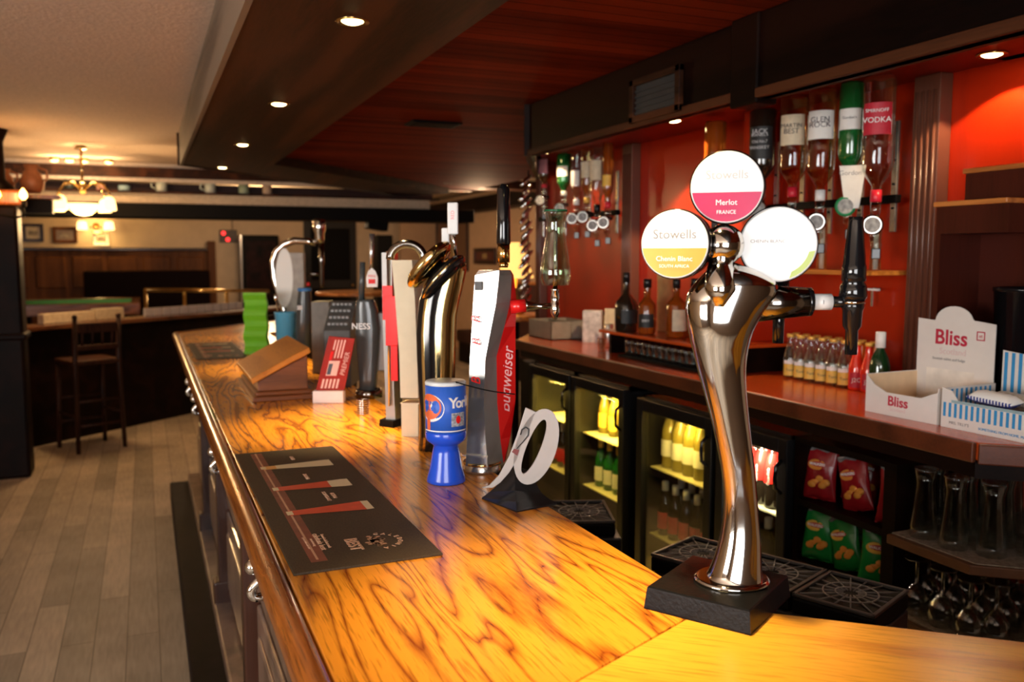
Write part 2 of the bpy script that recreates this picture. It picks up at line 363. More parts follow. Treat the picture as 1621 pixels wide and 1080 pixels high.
# nearer return wall and side wall on the right of the pool room
xc0 = aty(635, 400, 15.5).x
mb = MB(); mb.box(xc0, 5.05, 15.5, 15.6, 0, 2.6, M('tan_paint', (0.60, 0.40, 0.25), 0.85, scale=6, vary=0.05)); struct(mb.build('wall_return'))
mb = MB(); mb.box(5.0, 5.08, -2.5, 15.5, 0, 2.6, M('tan_paint', (0.60, 0.40, 0.25), 0.85)); struct(mb.build('wall_right'))
mb = MB(); mb.box(4.7, 5.0, 4.5, 15.5, 2.29, 2.49, dkwood); struct(mb.build('trim_right_beam'))
# bulkhead with mug ledge that ends the bar ceiling
P = lambda r: aty(200, r, 9.3).z
mb = MB()
mb.box(-4, 3.4, 9.30, 9.5, P(265), 2.62, M('off_white_band', (0.60, 0.50, 0.42), 0.8))
mb.box(-4, 5.0, 9.22, 9.5, P(281), P(265), beamw)
mb.box(-4, 3.4, 9.26, 9.34, P(287), P(281), M('off_white_band', (0.60, 0.50, 0.42), 0.8))
mb.box(-4, 3.0, 9.46, 9.5, P(303), P(287), M('ledge_back_dark_red', (0.035, 0.008, 0.006), 0.6))
mb.box(-4, 3.0, 9.20, 9.5, P(306), P(303), beamw)
mb.box(-4, 2.9, 9.24, 9.5, P(322), P(306), M('beige_band', (0.52, 0.42, 0.32), 0.8))
mb.box(-4, 3.4, 9.18, 9.6, P(345), P(322), blackm, bev=0.01)
struct(mb.build('trim_mug_ledge'))

# back-bar wall, returning parallel to the bar's near end
XB = 2.40
def obox(mb, x0, x1, y0, y1, z0, z1, m, **k): mb.box(x0, x1, y0, y1, z0, z1, m, **k)
mb = MB(); mb.box(XB, XB+0.08, 1.745, 5.25, 0, 2.33, mahog); mb.box(-0.02, 1.3, -0.0, 0.08, 0, 2.33, mahog, Mx=T(XB, 1.745, 0) @ RZ(math.atan2(-0.64, 0.765)))
struct(mb.build('wall_right_bar'))
# bays: dark divider boards and fluted pilasters
def fluted(name, y0, y1, x0=2.345, z0=ZK, z1=2.179):
    mb = MB(); mb.box(x0, XB-0.001, y0, y1, z0, z1, flute_w, bev=0.003)
    n = 4; s_ = (y1-y0)/(n*2+1)
    for i in range(n):
        c = y0+s_*(1.5+2*i); mb.cyl((x0-0.001, c, z0+0.06), (x0-0.001, c, z1-0.05), s_*0.5, s_*0.5, flute_w, 10)
    return struct(mb.build(name))
fluted('trim_pilaster_1', 2.085, 2.19)
fluted('trim_pilaster_2', 3.99, 4.09)
fluted('trim_pilaster_3', 5.13, 5.20)
mb = MB(); mb.box(2.255, XB-0.001, 2.895, 2.955, ZK, 2.179, mahog, bev=0.003); struct(mb.build('trim_divider'))
# soffit over the back bar
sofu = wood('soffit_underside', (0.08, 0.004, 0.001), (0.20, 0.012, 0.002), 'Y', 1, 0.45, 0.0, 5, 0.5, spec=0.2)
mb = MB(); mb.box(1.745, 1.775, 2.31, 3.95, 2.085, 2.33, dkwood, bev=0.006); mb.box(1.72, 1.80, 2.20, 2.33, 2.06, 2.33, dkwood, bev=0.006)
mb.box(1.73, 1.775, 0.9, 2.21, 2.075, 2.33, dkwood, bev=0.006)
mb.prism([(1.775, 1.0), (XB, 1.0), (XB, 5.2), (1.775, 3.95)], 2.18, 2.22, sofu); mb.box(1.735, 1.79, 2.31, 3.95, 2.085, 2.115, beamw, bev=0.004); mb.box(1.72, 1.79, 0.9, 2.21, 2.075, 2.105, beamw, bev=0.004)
mb.box(0, 1.46, 0.0, 0.03, 2.085, 2.33, dkwood, Mx=T(1.75, 3.945, 0) @ RZ(math.atan2(1.3, 0.655)))
mb.box(2.35, 3.4, 0.2, 1.9, 2.18, 2.22, sofu)
struct(mb.build('trim_soffit'))
# ================================================================== THE BAR
def W(mb, name, par):            # world-coordinate mesh under an unrotated parent
    return mb.build(name, par, loc=-Vector(par.location))
bar = thing('bar_counter', 'long oak-topped bar with dark panelled front running away from the near corner', 'bar counter', (0.45, 3.4, 0))
A1 = math.atan2(-0.64, 0.765); A2 = math.atan2(0.745, 0.67)
mb = MB(); mb.prism([(0.188, 0.762), (0.73, 1.01), (0.73, 5.834), (0.188, 6.07)], ZB-0.04, ZB, oak, bev=0.003); W(mb, 'worktop', bar)
def seg_obj(name, org, ang, poly, z0, z1, mat, par):
    mb = MB(); c, s_ = math.cos(-ang), math.sin(-ang)
    loc = [((x-org[0])*c-(y-org[1])*s_, (x-org[0])*s_+(y-org[1])*c) for x, y in poly]
    mb.prism(loc, z0, z1, mat, bev=0.003); return mb.build(name, par, loc=Vector((org[0], org[1], 0))-Vector(par.location), rotz=ang)
o_ = (0.165, 0.75)
seg_obj('worktop_return', o_, A1, [(0.1885, 0.7605), (0.1885+1.3*0.765, 0.7605-1.3*0.64), (0.73+1.3*0.765, 1.0085-1.3*0.64), (0.7305, 1.0085)], ZB-0.04, ZB, oak2, bar)
o2 = (0.165, 6.06)
seg_obj('worktop_return', o2, A2, [(0.1885, 6.072), (0.7305, 5.837), (0.7305+1.3*0.67, 5.837+1.3*0.745), (0.1885+1.3*0.67, 6.072+1.3*0.745)], ZB-0.04, ZB, oak2, bar)
# rounded outer moulding in three straight runs
def mould(name, p, q):
    d = Vector((q[0]-p[0], q[1]-p[1], 0)); L_ = d.length; a = math.atan2(d.y, d.x)
    prof = [(0.0, -0.052), (0.0, -0.002), (0.004, 0.004), (0.012, 0.006), (0.024, 0.004), (0.034, -0.006), (0.038, -0.022), (0.034, -0.036), (0.024, -0.044), (0.022, -0.052)]
    mb = MB(); mb.rings([[Vector((L_*k/24, s_*dy, z)) for dy, z in prof] for k in range(25)], oak_edge)
    return mb.build(name, bar, loc=Vector((p[0], p[1], ZB))-Vector(bar.location), rotz=a)
s_ = -1; mould('edge_moulding', (0.186, 6.06), (0.186, 0.765))
mould('edge_moulding', (0.186, 0.76), (0.186+1.3*0.765, 0.76-1.3*0.64))
s_ = 1; mould('edge_moulding', (0.186, 6.074), (0.186+1.3*0.67, 6.074+1.3*0.745))
# front: carcass, raised panels, posts, plinth
mb = MB(); mb.prism([(0.29, 0.80), (0.70, 0.99), (0.70, 5.84), (0.29, 6.03)], 0.12, ZB-0.045, post_w)
mb.prism([(0.29, 0.80), (0.29+1.2*0.765, 0.80-1.2*0.64), (0.70+1.2*0.765, 0.99-1.2*0.64), (0.70, 0.99)], 0.12, ZB-0.045, post_w)
mb.prism([(0.29, 6.03), (0.70, 5.84), (0.70+1.2*0.67, 5.84+1.2*0.745), (0.29+1.2*0.67, 6.03+1.2*0.745)], 0.12, ZB-0.045, post_w); W(mb, 'carcass', bar)
yy = 0.65
while yy < 5.2:
    mb = MB(); mb.box(0.272, 0.292, max(yy, 0.84), yy+0.94, 0.20, 0.56, panel_w, bev=0.008); mb.box(0.262, 0.28, max(yy+0.06, 0.88), yy+0.86, 0.26, 0.50, panel_w, bev=0.012)
    mb.box(0.272, 0.292, max(yy, 0.84), yy+0.94, 0.60, 1.02, panel_w, bev=0.008); mb.box(0.262, 0.28, max(yy+0.06, 0.88), yy+0.86, 0.66, 0.96, panel_w, bev=0.012); W(mb, 'front_panel', bar)
    if yy < 0.8: yy += 1.04; continue
    mb = MB(); mb.box(0.235, 0.292, yy-0.085, yy-0.015, 0.12, 1.05, post_w, bev=0.006); mb.box(0.205, 0.292, yy-0.09, yy-0.01, 0.93, 1.05, post_w, bev=0.01); mb.box(0.215, 0.292, yy-0.09, yy-0.01, 0.12, 0.26, post_w, bev=0.008); W(mb, 'post', bar)
    yy += 1.04
mb = MB(); mb.box(0.10, 0.30, 0.7, 6.05, 0.0, 0.12, M('plinth_dark', (0.008, 0.005, 0.005), 0.6, scale=12, vary=0.4, spec=0.1), bev=0.01); mb.box(0.21, 0.30, 0.75, 6.04, 0.12, 0.17, panel_w, bev=0.01); W(mb, 'plinth', bar)
# bag hooks screwed below the edge
def hook(y, z, lab):
    mb = MB(); G = Vector((0.204, y, z))
    mb.lathe([(0.0, 0), (0.020, 0.001), (0.020, 0.006), (0.008, 0.010)], chrome, RY(-math.pi/2), 20)
    pts = [(-0.008 - 0.030*math.sin(math.pi*t), 0, -0.002 - 0.055*t + 0.02*max(0, t-0.7)*3) for t in [i/12 for i in range(13)]]
    mb.tube(pts, [0.0075]*12+[0.010], chrome, 10); mb.ball((-0.034, 0, 0.012), 0.013, chrome)
    mb.tube([(-0.008, 0, 0.0), (-0.022, 0, 0.006), (-0.034, 0, 0.012)], 0.007, chrome, 10)
    tag(mb.build('bag_hook', loc=G), lab, 'hook', 'chrome bag hooks under the bar edge').scale = (1.15, 1.15, 1.15)
hook(1.64, 1.01, 'chrome bag hook nearest the camera, below the near end of the bar runner')
hook(2.68, 1.01, 'chrome bag hook on the bar front just beyond the near bar runner')
hook(3.72, 1.01, 'chrome bag hook on the bar front below the wooden box, third from the camera')
hook(4.24, 1.01, 'farthest chrome bag hook on the bar front, near the far runner')

# ---- bar runners
mat_rub = M('runner_rubber', (0.060, 0.042, 0.026), 0.55, scale=300, vary=0.3, spec=0.25)
pr_brown = M('runner_print_brown', (0.24, 0.07, 0.04), 0.45, vary=0.2)
beer_red = M('print_red_ale', (0.75, 0.10, 0.04), 0.4, vary=0.1); beer_gold = M('print_gold_beer', (0.85, 0.45, 0.12), 0.4, vary=0.1)
foam = M('print_foam', (0.85, 0.72, 0.45), 0.4, vary=0.05); pr_tan = M('print_tan', (0.62, 0.36, 0.22), 0.4, vary=0.1)
def runner(x0, y0, x1, y1, lab):
    L_ = y1-y0; Wd = x1-x0
    mb = MB(); mb.box(0, Wd, 0, L_, 0, 0.004, mat_rub, bev=0.001)
    z = 0.0041
    def q(a, b, c, d, m, zz=z): mb.poly([(a, b, zz), (c, b, zz), (c, d, zz), (a, d, zz)], m)
    q(0.035, 0.04, 0.062, L_-0.02, pr_brown)
    q(0.045, 0.05, 0.049, L_-0.02, pr_tan, z+0.0002)
    def glassp(y, split, r, body, top):      # tall glass lying across: base at small x, rim at large x
        xs = [0.045, 0.052, 0.075, 0.11, 0.16, 0.19, 0.205]; hw = [0.015, 0.013, 0.014, 0.017, 0.022, 0.025, 0.024]
        for i in range(6):
            m = body if xs[i] < split else top
            mb.poly([(xs[i], y-hw[i]*1.25, z+0.0004), (xs[i+1], y-hw[i+1]*1.25, z+0.0004), (xs[i+1], y+hw[i+1]*1.25, z+0.0004), (xs[i], y+hw[i]*1.25, z+0.0004)], m)
        mb.poly([(0.040, y-0.013, z+0.0006), (0.052, y-0.013, z+0.0006), (0.052, y+0.013, z+0.0006), (0.040, y+0.013, z+0.0006)], foam)
    glassp(0.72, 0.07, 0, beer_gold, foam); glassp(0.52, 0.12, 0, beer_red, foam); glassp(0.33, 0.185, 0, beer_red, foam)
    MT = lambda x, y: T(x, y, z+0.0003) @ RZ(-math.pi/2)
    # wording runs down the runner (towards the camera), letter tops towards the staff side
    mb.text('LAGER', 0.013, pr_tan, MT(0.125, 0.80)); mb.text('SMOOTH', 0.012, pr_tan, MT(0.125, 0.605)); mb.text('BEST IN', 0.012, pr_tan, MT(0.15, 0.425)); mb.text('SCOTTISH ALE', 0.011, pr_tan, MT(0.135, 0.425))
    mb.text('BEST', 0.030, pr_tan, T(0.118, 0.103, z+0.0003) @ RZ(-math.pi/2), bold=0.0008)
    ccx, ccy = 0.160, 0.103
    for k, ch in enumerate('CALEDONIA'):
        f = math.radians(-80+20*k); rr = 0.040
        mb.text(ch, 0.013, pr_tan, T(ccx+rr*math.cos(f), ccy-rr*math.sin(f), z+0.0003) @ RZ(-math.pi/2-f))
    for k in range(34):                       # leafy crest, loose scroll shapes
        a = random.uniform(0, 6.28); rr = random.uniform(0.004, 0.026); cx, cy = ccx-0.004+rr*math.cos(a)*0.75, ccy+rr*math.sin(a)*1.2
        mb.poly([(cx+0.0055*math.cos(a+t)*random.uniform(.6, 1.2), cy+0.0045*math.sin(a+t), z+0.0005) for t in (0, 1.2, 2.5, 3.7, 5)], pr_tan)
    for k in range(4):
        mb.text(['Brewed with finest malt', 'caledonia best', 'smooth tasting', 'please drink with care'][k], [0.008, 0.016, 0.007, 0.007][k], pr_tan, T(0.078-k*0.011, 0.14, z+0.0003) @ RZ(-math.pi/2))
    o = mb.build('bar_runner', loc=(x0, y0, ZB), rotz=0.006)
    return tag(o, lab, 'bar mat', 'printed rubber bar runners')
runner(0.197, 1.355, 0.443, 2.258, 'large dark rubber bar runner printed with three beer glasses, on the near oak bar')
runner(0.214, 4.44, 0.455, 5.28, 'small-looking dark bar runner far along the bar, before the bar corner')

# ---- triple wine dispenser
G = Vector((0.748, 1.012, ZB)); tw = thing('wine_dispenser', 'chrome wine dispenser with three round white badges and black taps on black block base', 'drink dispenser', G, -YAW)
L_ = lambda px, py: uz(G, px, py)
mb = MB(); a_ = math.radians(32)+YAW
Mx = RZ(a_); b = bmesh.new(); 
mb.rings([[Mx @ Vector((x*s_, y*s_, z)) for x, y in ((-0.082, -0.078), (0.082, -0.078), (0.082, 0.078), (-0.082, 0.078))] for s_, z in ((1.0, 0), (1.0, 0.002), (0.96, 0.031), (0.94, 0.033))], M('stand_black', (0.006, 0.006, 0.0065), 0.22, vary=0.2, scale=200, bump=0.05, spec=0.12), smooth=False)
mb.build('base_block', tw)
rows = [(938, 1108, 1208), (932, 1112, 1206), (915, 1120, 1205), (895, 1128, 1204), (870, 1136, 1204), (845, 1142, 1203), (815, 1146, 1200), (780, 1147, 1197), (740, 1142, 1194), (700, 1134, 1189), (660, 1125, 1184), (620, 1114, 1180), (580, 1103, 1178), (550, 1096, 1182), (520, 1089, 1190), (495, 1085, 1205), (475, 1086, 1224), (460, 1091, 1232), (445, 1103, 1228), (432, 1116, 1205), (422, 1128, 1180), (414, 1136, 1160)]
rr = []
for i, (py, xa, xb) in enumerate(rows):
    u0, z0 = L_(xa, py); u1, z1 = L_(xb, py); cx = (u0+u1)/2; hw = (u1-u0)/2; z0 = max(z0, 0.034)
    dep = min(hw*0.95, 0.043); 
    rg = []
    for kk in range(36):
        t = 2*math.pi*kk/36; ct, st = math.cos(t), math.sin(t); e = 0.80
        rg.append(Vector((cx+hw*math.copysign(abs(ct)**e, ct), dep*math.copysign(abs(st)**e, st), z0)))
    rr.append(rg)
mb = MB(); mb.rings(rr, chrome); col = mb.build('column', tw)
sm = col.modifiers.new('round', 'SUBSURF'); sm.levels = 1; sm.render_levels = 1
mb = MB(); ux, zx = L_(1158, 925); mb.lathe([(0.054, 0.0335), (0.054, 0.037), (0.050, 0.0395)], chrome, T(ux, 0, 0) @ Matrix.Scale(0.9, 4, (0, 1, 0)), 40); mb.build('foot_ring', tw)
# raised keel between shoulder and ball
u, z = L_(1143, 388); mb = MB(); mb.ball((u, -0.008, z), 0.0285, chrome, n=32, m=20); mb.build('ball_joint', tw)
mb = MB(); ua, za = L_(1128, 470); ub, zb_ = L_(1140, 405)
mb.tube([(ua, -0.040, za-0.012), (ua+0.002, -0.036, za+0.01), ((ua+ub)/2, -0.022, (za+zb_)/2), (ub, -0.010, zb_)], [0.006, 0.021, 0.020, 0.016], chrome, 20); mb.build('neck', tw)
def badge(px, py, r, turn, tilt, colr, lines, yoff, top_word=True, low=0.40, lowshift=0.0):
    u, z = L_(px, py); Mx = T(u, yoff, z) @ RZ(turn) @ RX(math.pi/2+tilt)      # local Z towards viewer
    mb = MB(); mb.lathe([(r*0.93, -0.044), (r*0.99, -0.038), (r*1.02, -0.012), (r*1.02, -0.002), (r*0.99, 0.0)], M('badge_housing_dark', (0.045, 0.04, 0.038), 0.14, 0.9, vary=0), Mx, 56)
    hb = mb.build('badge_housing', tw)
    mb = MB(); mb.lathe([(r*0.975, 0.0), (r*0.975, 0.0016), (r*0.95, 0.0024)], M('badge_white', (0.93, 0.92, 0.90), 0.25, vary=0), Mx, 56)
    if colr:
        pts = [(r*0.945*math.cos(a), r*0.945*math.sin(a)) for a in [math.pi+math.asin(low) + (math.pi-2*math.asin(low))*k/24 for k in range(25)]]
        if lowshift: pts = [(r*0.945*math.cos(a), r*0.945*math.sin(a)) for a in [math.radians(-72)+math.radians(62)*k/20 for k in range(21)]] + [(r*0.80*math.cos(a), r*0.80*math.sin(a)) for a in [math.radians(-14)-math.radians(50)*k/16 for k in range(17)]]
        mb.poly([Mx @ Vector((x, y, 0.0027)) for x, y in pts], colr)
    for body, size, dx, dy, m in lines: mb.text(body, size, m, Mx @ T(dx, dy, 0.0029), ext=0.0002)
    mb.build('badge_face', hb)
inkg = M('faded_grey_ink', (0.26, 0.25, 0.25), 0.5, vary=0); ink = M('dark_ink', (0.05, 0.04, 0.05), 0.5, vary=0)
yel = M('badge_yellow', (0.62, 0.36, 0.02), 0.3, vary=0.05); pink = M('badge_magenta', (0.52, 0.02, 0.10), 0.3, vary=0.05); lime = M('badge_lime', (0.38, 0.50, 0.05), 0.3, vary=0.05)
bw = M('badge_white_ink', (0.95, 0.95, 0.95), 0.3, vary=0)
badge(1064, 387, 0.0475, -0.42, 0.0, yel, [('Stowells', 0.018, 0, 0.013, inkg), ('Chenin Blanc', 0.0095, 0, -0.020, bw), ('SOUTH AFRICA', 0.006, 0, -0.030, bw)], -0.020, low=0.12)
badge(1145, 298, 0.0495, -0.30, 0.0, pink, [('Stowells', 0.017, 0, 0.016, M('very_faded_ink', (0.52, 0.50, 0.50), 0.5, vary=0)), ('Merlot', 0.0105, 0, -0.021, bw), ('FRANCE', 0.007, 0, -0.034, bw)], -0.020, low=0.15)
badge(1228, 387, 0.0520, -0.22, 0.0, lime, [('CHENIN BLANC', 0.0065, -0.014, 0.004, inkg)], -0.012, lowshift=1)
# tap arms and black taps
def tap(px, py, ytap, big, name='tap'):
    u, z = L_(px, py); mb = MB()
    prof = [(0.0, 0.070), (0.009, 0.070), (0.010, 0.064), (0.016, -0.002), (0.017, -0.006), (0.0155, -0.010)]
    if big:
        ptop = [(0.0, 0.118), (0.0095, 0.118), (0.0100, 0.112), (0.0155, 0.052), (0.0165, 0.050), (0.0165, 0.030), (0.0145, 0.028), (0.0180, 0.022), (0.0190, 0.008), (0.0160, 0.002)]
        mb.lathe(ptop[::-1], blackg, T(u, ytap, z), 20)
        o1 = mb.build('tap_handle', tw)
        mb = MB(); mb.lathe([(0.0085, -0.074), (0.0085, -0.040), (0.0125, -0.034), (0.0135, -0.012), (0.0155, -0.008), (0.0155, 0.002)], blackg, T(u, ytap, z), 20)
        mb.cyl((u, ytap, z-0.002), (u, ytap, z+0.0015), 0.0165, 0.0165, chrome, 20); mb.build('spout', tw)
    else:
        mb.lathe([(0.014, 0.004), (0.014, 0.030), (0.009, 0.033)], blackg, T(u, ytap, z), 20); mb.build('tap_handle', tw)
        mb = MB(); mb.lathe([(0.0078, -0.062), (0.0085, -0.030), (0.010, -0.008)], blackg, T(u, ytap, z), 20); mb.build('spout', tw)
tap(1350, 478, 0.0, True); tap(1254, 480, 0.06, False)
mb = MB(); ua, za = L_(1222, 476); ub, zb_ = L_(1290, 478); uc, zc = L_(1340, 478)
mb.cyl((ua-0.03, 0.0, za-0.004), (ub-0.012, 0, zb_), 0.027, 0.020, dchrome, 24); mb.cyl((ub-0.014, 0, zb_), (ub-0.006, 0, zb_), 0.020, 0.020, blackg, 24)
mb.cyl((uc-0.025, 0, zc), (uc+0.01, 0, zc), 0.008, 0.008, blackg, 16); mb.build('tap_arm', tw)
mb = MB(); mb.cyl((ub-0.006, 0, zb_), (uc-0.022, 0, zc), 0.0115, 0.0115, white, 20); mb.text('1', 0.008, ink, T((ub+uc)/2-0.014, -0.0118, zc) @ STAND, ext=0.0001); mb.build('tap_collar', tw)

# ---- generic slab-sided tap font: rows of (py, [px of outline points]) with depth offsets
def ringrows(mb, G, rows, yoffs, mats, cap):
    rr = []
    for py, xs in rows:
        rg = []
        for x, y in zip(xs, yoffs):
            Gp = Vector(G) + FH*y; u, z = uz(Gp, x, py); rg.append(Vector((u, y, z + (Gp.z-G.z))))
        zc = rg[0].z; rr.append([Vector((p.x, p.y, max(zc, 0.0))) for p in rg])
    mb.rings(rr, cap, smooth=False, mats=mats)
silver = M('brushed_silver', (0.62, 0.60, 0.57), 0.22, 0.9, vary=0.1, scale=60); sgrey = M('side_grey', (0.26, 0.25, 0.24), 0.35, 0.4, vary=0.05)
redp = M('red_gloss', (0.80, 0.012, 0.012), 0.22, coat=0.4, vary=0.03)
G = Vector((0.712, 1.875, ZB)); t = thing('beer_tap', 'tall silver beer tap with red back, black handle and red script lettering', 'beer tap', G, -YAW)
rows = [(738, [737, 772, 797, 801, 760]), (700, [739, 769, 792, 808, 762]), (640, [741, 766, 787, 816, 765]), (567, [744, 768, 786, 816, 770]), (520, [747, 777, 798, 816, 775]), (480, [749, 785, 808, 818, 780]), (436, [752, 790, 810, 813, 785]), (428, [758, 790, 806, 808, 785])]
mb = MB(); ringrows(mb, G, rows, (-0.03, -0.045, 0.0, 0.03, 0.045), [silver, sgrey, redp, sgrey, silver], silver)
mb.text('Budweiser', 0.036, M('pink_script', (0.9, 0.45, 0.45), 0.4, vary=0), T(uz(G, 802, 612)[0], 0.012, uz(G, 802, 603)[1]) @ RZ(0.12) @ STAND @ RZ(math.pi/2-0.06), shear=0.3)
for py_ in (505, 540, 600): 
    u, z = uz(G, 755, py_); mb.text('B', 0.030, redp, T(u-0.0, -0.0395, z) @ RZ(-0.25) @ STAND @ RZ(math.pi/2), shear=0.3)
u, z = uz(G, 758, 445); mb.box(u-0.008, u+0.008, -0.041, -0.036, z-0.02, z, M('dark_patch', (0.1, 0.1, 0.1), 0.5))
mb.text('beechwood aged', 0.009, silver, T(uz(G, 753, 715)[0], -0.044, uz(G, 753, 715)[1]) @ RZ(-0.25) @ STAND)
mb.build('body', t)
mb = MB(); u, _ = uz(G, 760, 740); mb.lathe([(0.044, 0), (0.044, 0.006), (0.041, 0.018), (0.036, 0.026)], silver, T(u+0.005, 0, 0), 40); mb.lathe([(0.0445, 0.018), (0.0455, 0.021), (0.0445, 0.024)], goldm, T(u+0.005, 0, 0), 40); mb.build('base', t)
mb = MB(); u0, z0 = uz(G, 797, 424); u1, z1 = uz(G, 796, 290); hh = z1-z0
mb.lathe([(0.010, 0), (0.012, hh*0.04), (0.009, hh*0.06)], brass, T(u0, 0.02, z0), 20); mb.lathe([(0.0145, hh*0.06), (0.0145, hh*0.28)], brass, T(u0, 0.02, z0), 20); mb.lathe([(0.0155, hh*0.28), (0.0165, hh*0.30), (0.0150, hh*0.93), (0.006, hh*1.0)], blackg, T(u0, 0.02, z0), 20)
mb.build('tap_handle', t)
mb = MB(); ua, za = uz(G, 808, 486); ub, zb_ = uz(G, 832, 484); uc, zc = uz(G, 879, 485)
mb.cyl((ua, 0, za), (ub, 0, zb_), 0.016, 0.0155, redp, 20); mb.build('tap_collar', t)
mb = MB(); mb.tube([(ub, 0, zb_), (ub+0.004, 0, zb_), ((ub+uc)/2, 0, zc), (uc, 0, zc+0.001)], [0.0125, 0.011, 0.006, 0.008], chrome, 14)
mb.lathe([(0.004, -0.030), (0.0085, -0.020), (0.0105, -0.016), (0.0115, 0.006), (0.0085, 0.010), (0.0105, 0.018), (0.0085, 0.036), (0.0125, 0.040)], chrome, T(uc, 0, zc), 20); mb.build('spout', t)
mb = MB(); g1 = glassm('tap_acrylic', (0.80, 0.92, 0.84), 0.03, 1.3)
def zr(py): return uz(G, 879, py)[1]
pr = [(0.030, zr(452)), (0.036, zr(440)), (0.035, zr(425)), (0.028, zr(395)), (0.022, zr(370)), (0.0215, zr(352)), (0.026, zr(338)), (0.027, zr(334))]
pr2 = [(max(r-0.005, 0.003), z_) for r, z_ in pr][::-1]
mb.lathe(pr+pr2, thin_glass('clear_tap_glass', (0.80, 0.88, 0.78)), T(uc, 0, 0), 32, caps=(False, False))
mb.lathe([(0.027, zr(335)), (0.0275, zr(334)), (0.0265, zr(332))], M('rim_green', (0.02, 0.12, 0.05), 0.1, vary=0), T(uc, 0, 0), 32, caps=(False, False))
mb.cyl((uc, 0, zr(470)), (uc, 0, zr(345)), 0.0055, 0.0045, chrome, 12); mb.build('glass_handle', t)

# ---- gold swan-neck font
G = Vector((0.700, 2.12, ZB)); t = thing('beer_tap', 'gold and black swan-neck beer tap with tilted oval head behind the blue tin', 'beer tap', G, -YAW)
rows = [(712, 662, 716), (690, 664, 716), (650, 664, 718), (610, 662, 720), (570, 660, 721), (530, 659, 722), (500, 661, 723), (475, 664, 728), (450, 672, 734), (430, 684, 738), (415, 700, 738)]
mb = MB(); rr = []
for py, xa, xb in rows:
    u0, z0 = uz(G, xa, py); u1, _ = uz(G, xb, py); c, h_ = (u0+u1)/2, (u1-u0)/2; z0 = max(z0, 0)
    rr.append([Vector((c+h_*math.cos(a)*1.0, 0.030*math.sin(a), z0)) for a in [2*math.pi*k/32 for k in range(32)]])
mats = [goldm]*32
for k in range(14, 24): mats[k] = blackg
for k in (20,): mats[k] = goldm
mb.rings(rr, goldm, mats=mats); mb.build('column', t)
mb = MB()
for off, m1, m2 in ((-0.008, goldm, goldm), (0.022, goldm, blackg)):
    u, z = uz(G, 686+off*750, 425+off*700); Mx = T(u, -0.01, z) @ RZ(-0.30) @ RY(math.radians(-47)) @ Matrix.Scale(1.0, 4)
    S = Matrix.Diagonal((1.0, 0.72, 1.0, 1.0))
    mb.lathe([(0.030, -0.017), (0.066, -0.014), (0.076, -0.005), (0.076, 0.005), (0.066, 0.014), (0.030, 0.017)], m2, Mx @ S, 40)
    mb.lathe([(0.0755, -0.003), (0.078, 0.0), (0.0755, 0.003)], m1, Mx @ S, 40, caps=(False, False))
mb.build('oval_head', t)
for px, pt, pb, w_, yo in ((716, 320, 380, 0.0135, 0.02), (703, 360, 388, 0.010, 0.05)):
    mb = MB(); u, z1 = uz(G, px, pt); _, z0 = uz(G, px, pb+18); mb.box(u-w_, u+w_, yo-0.009, yo+0.009, z0+(z1-z0)*0.35, z1, white, bev=0.003)
    mb.tube([(u, yo, z0+(z1-z0)*0.36), (u+0.002, yo, z0+(z1-z0)*0.2), (u+0.008, yo, z0-0.02)], [0.007, 0.005, 0.006], chrome, 10)
    mb.text('RED', 0.012, redp, T(u, yo-0.0095, (z0+z1)/2+0.03) @ STAND @ RZ(math.pi/2), ext=0.0001) if w_ > 0.012 else None
    mb.build('tap_handle', t)
# ---- cream slab font
crm = M('cream_gloss_panel', (0.78, 0.66, 0.46), 0.3, vary=0.04)
G = Vector((0.672, 2.34, ZB)); t = thing('beer_tap', 'cream slab-sided beer tap with plain tall panel and dark arched top', 'beer tap', G, -YAW)
mb = MB(); ringrows(mb, G, [(697, [636, 662, 672, 645]), (640, [635, 662, 672, 645]), (638, [633, 666, 676, 645])], (-0.025, -0.028, 0.03, 0.03), [crm]*4, crm); mb.build('base', t)
mb = MB(); ringrows(mb, G, [(630, [634, 662, 672, 645]), (560, [632, 660, 672, 645]), (480, [626, 657, 670, 640]), (412, [620, 652, 668, 635])], (-0.022, -0.026, 0.03, 0.03), [crm]*4, crm)
mb.build('panel', t)
mb = MB(); pts = []
for k in range(15):
    a = math.pi*k/14; u, z = uz(G, 644-27*math.cos(a), 411-25*math.sin(a)); pts.append((u, 0.004, z))
mb.tube(pts, 0.012, dchrome, 12); mb.build('arched_top', t)
# ---- chrome and red font
G = Vector((0.652, 2.50, ZB)); t = thing('beer_tap', 'slim chrome beer tap with red tag sign and dark lower front beside cream slab', 'beer tap', G, -YAW)
mb = MB(); ringrows(mb, G, [(672, [611, 626, 640, 620]), (665, [611, 626, 640, 620]), (628, [610, 624, 636, 620]), (520, [606, 621, 634, 615]), (400, [604, 620, 630, 612])], (-0.02, -0.03, 0.02, 0.02), [sgrey, silver, sgrey, sgrey], sgrey); mb.build('body', t)
mb = MB(); u0, z0 = uz(G, 619, 640); u1, z1 = uz(G, 616, 398); mb.cyl((u0, -0.033, z0), (u1, -0.033, z1), 0.0035, 0.0035, chrome, 10); mb.build('chrome_strip', t)
mb = MB(); a0, b0 = uz(G, 609, 505); a1, b1 = uz(G, 624, 452); mb.box(a0, a1, -0.040, -0.036, b0, b1, redp, bev=0.001)
a0, b0 = uz(G, 614, 545); a1, b1 = uz(G, 632, 468); mb.box(a0, a1, -0.045, -0.041, b0, b1, redp, bev=0.001); a0, b0 = uz(G, 622, 600); a1, b1 = uz(G, 632, 545); mb.box(a0, a1, -0.042, -0.038, b0, b1, redp, bev=0.001); mb.build('red_sign', t)
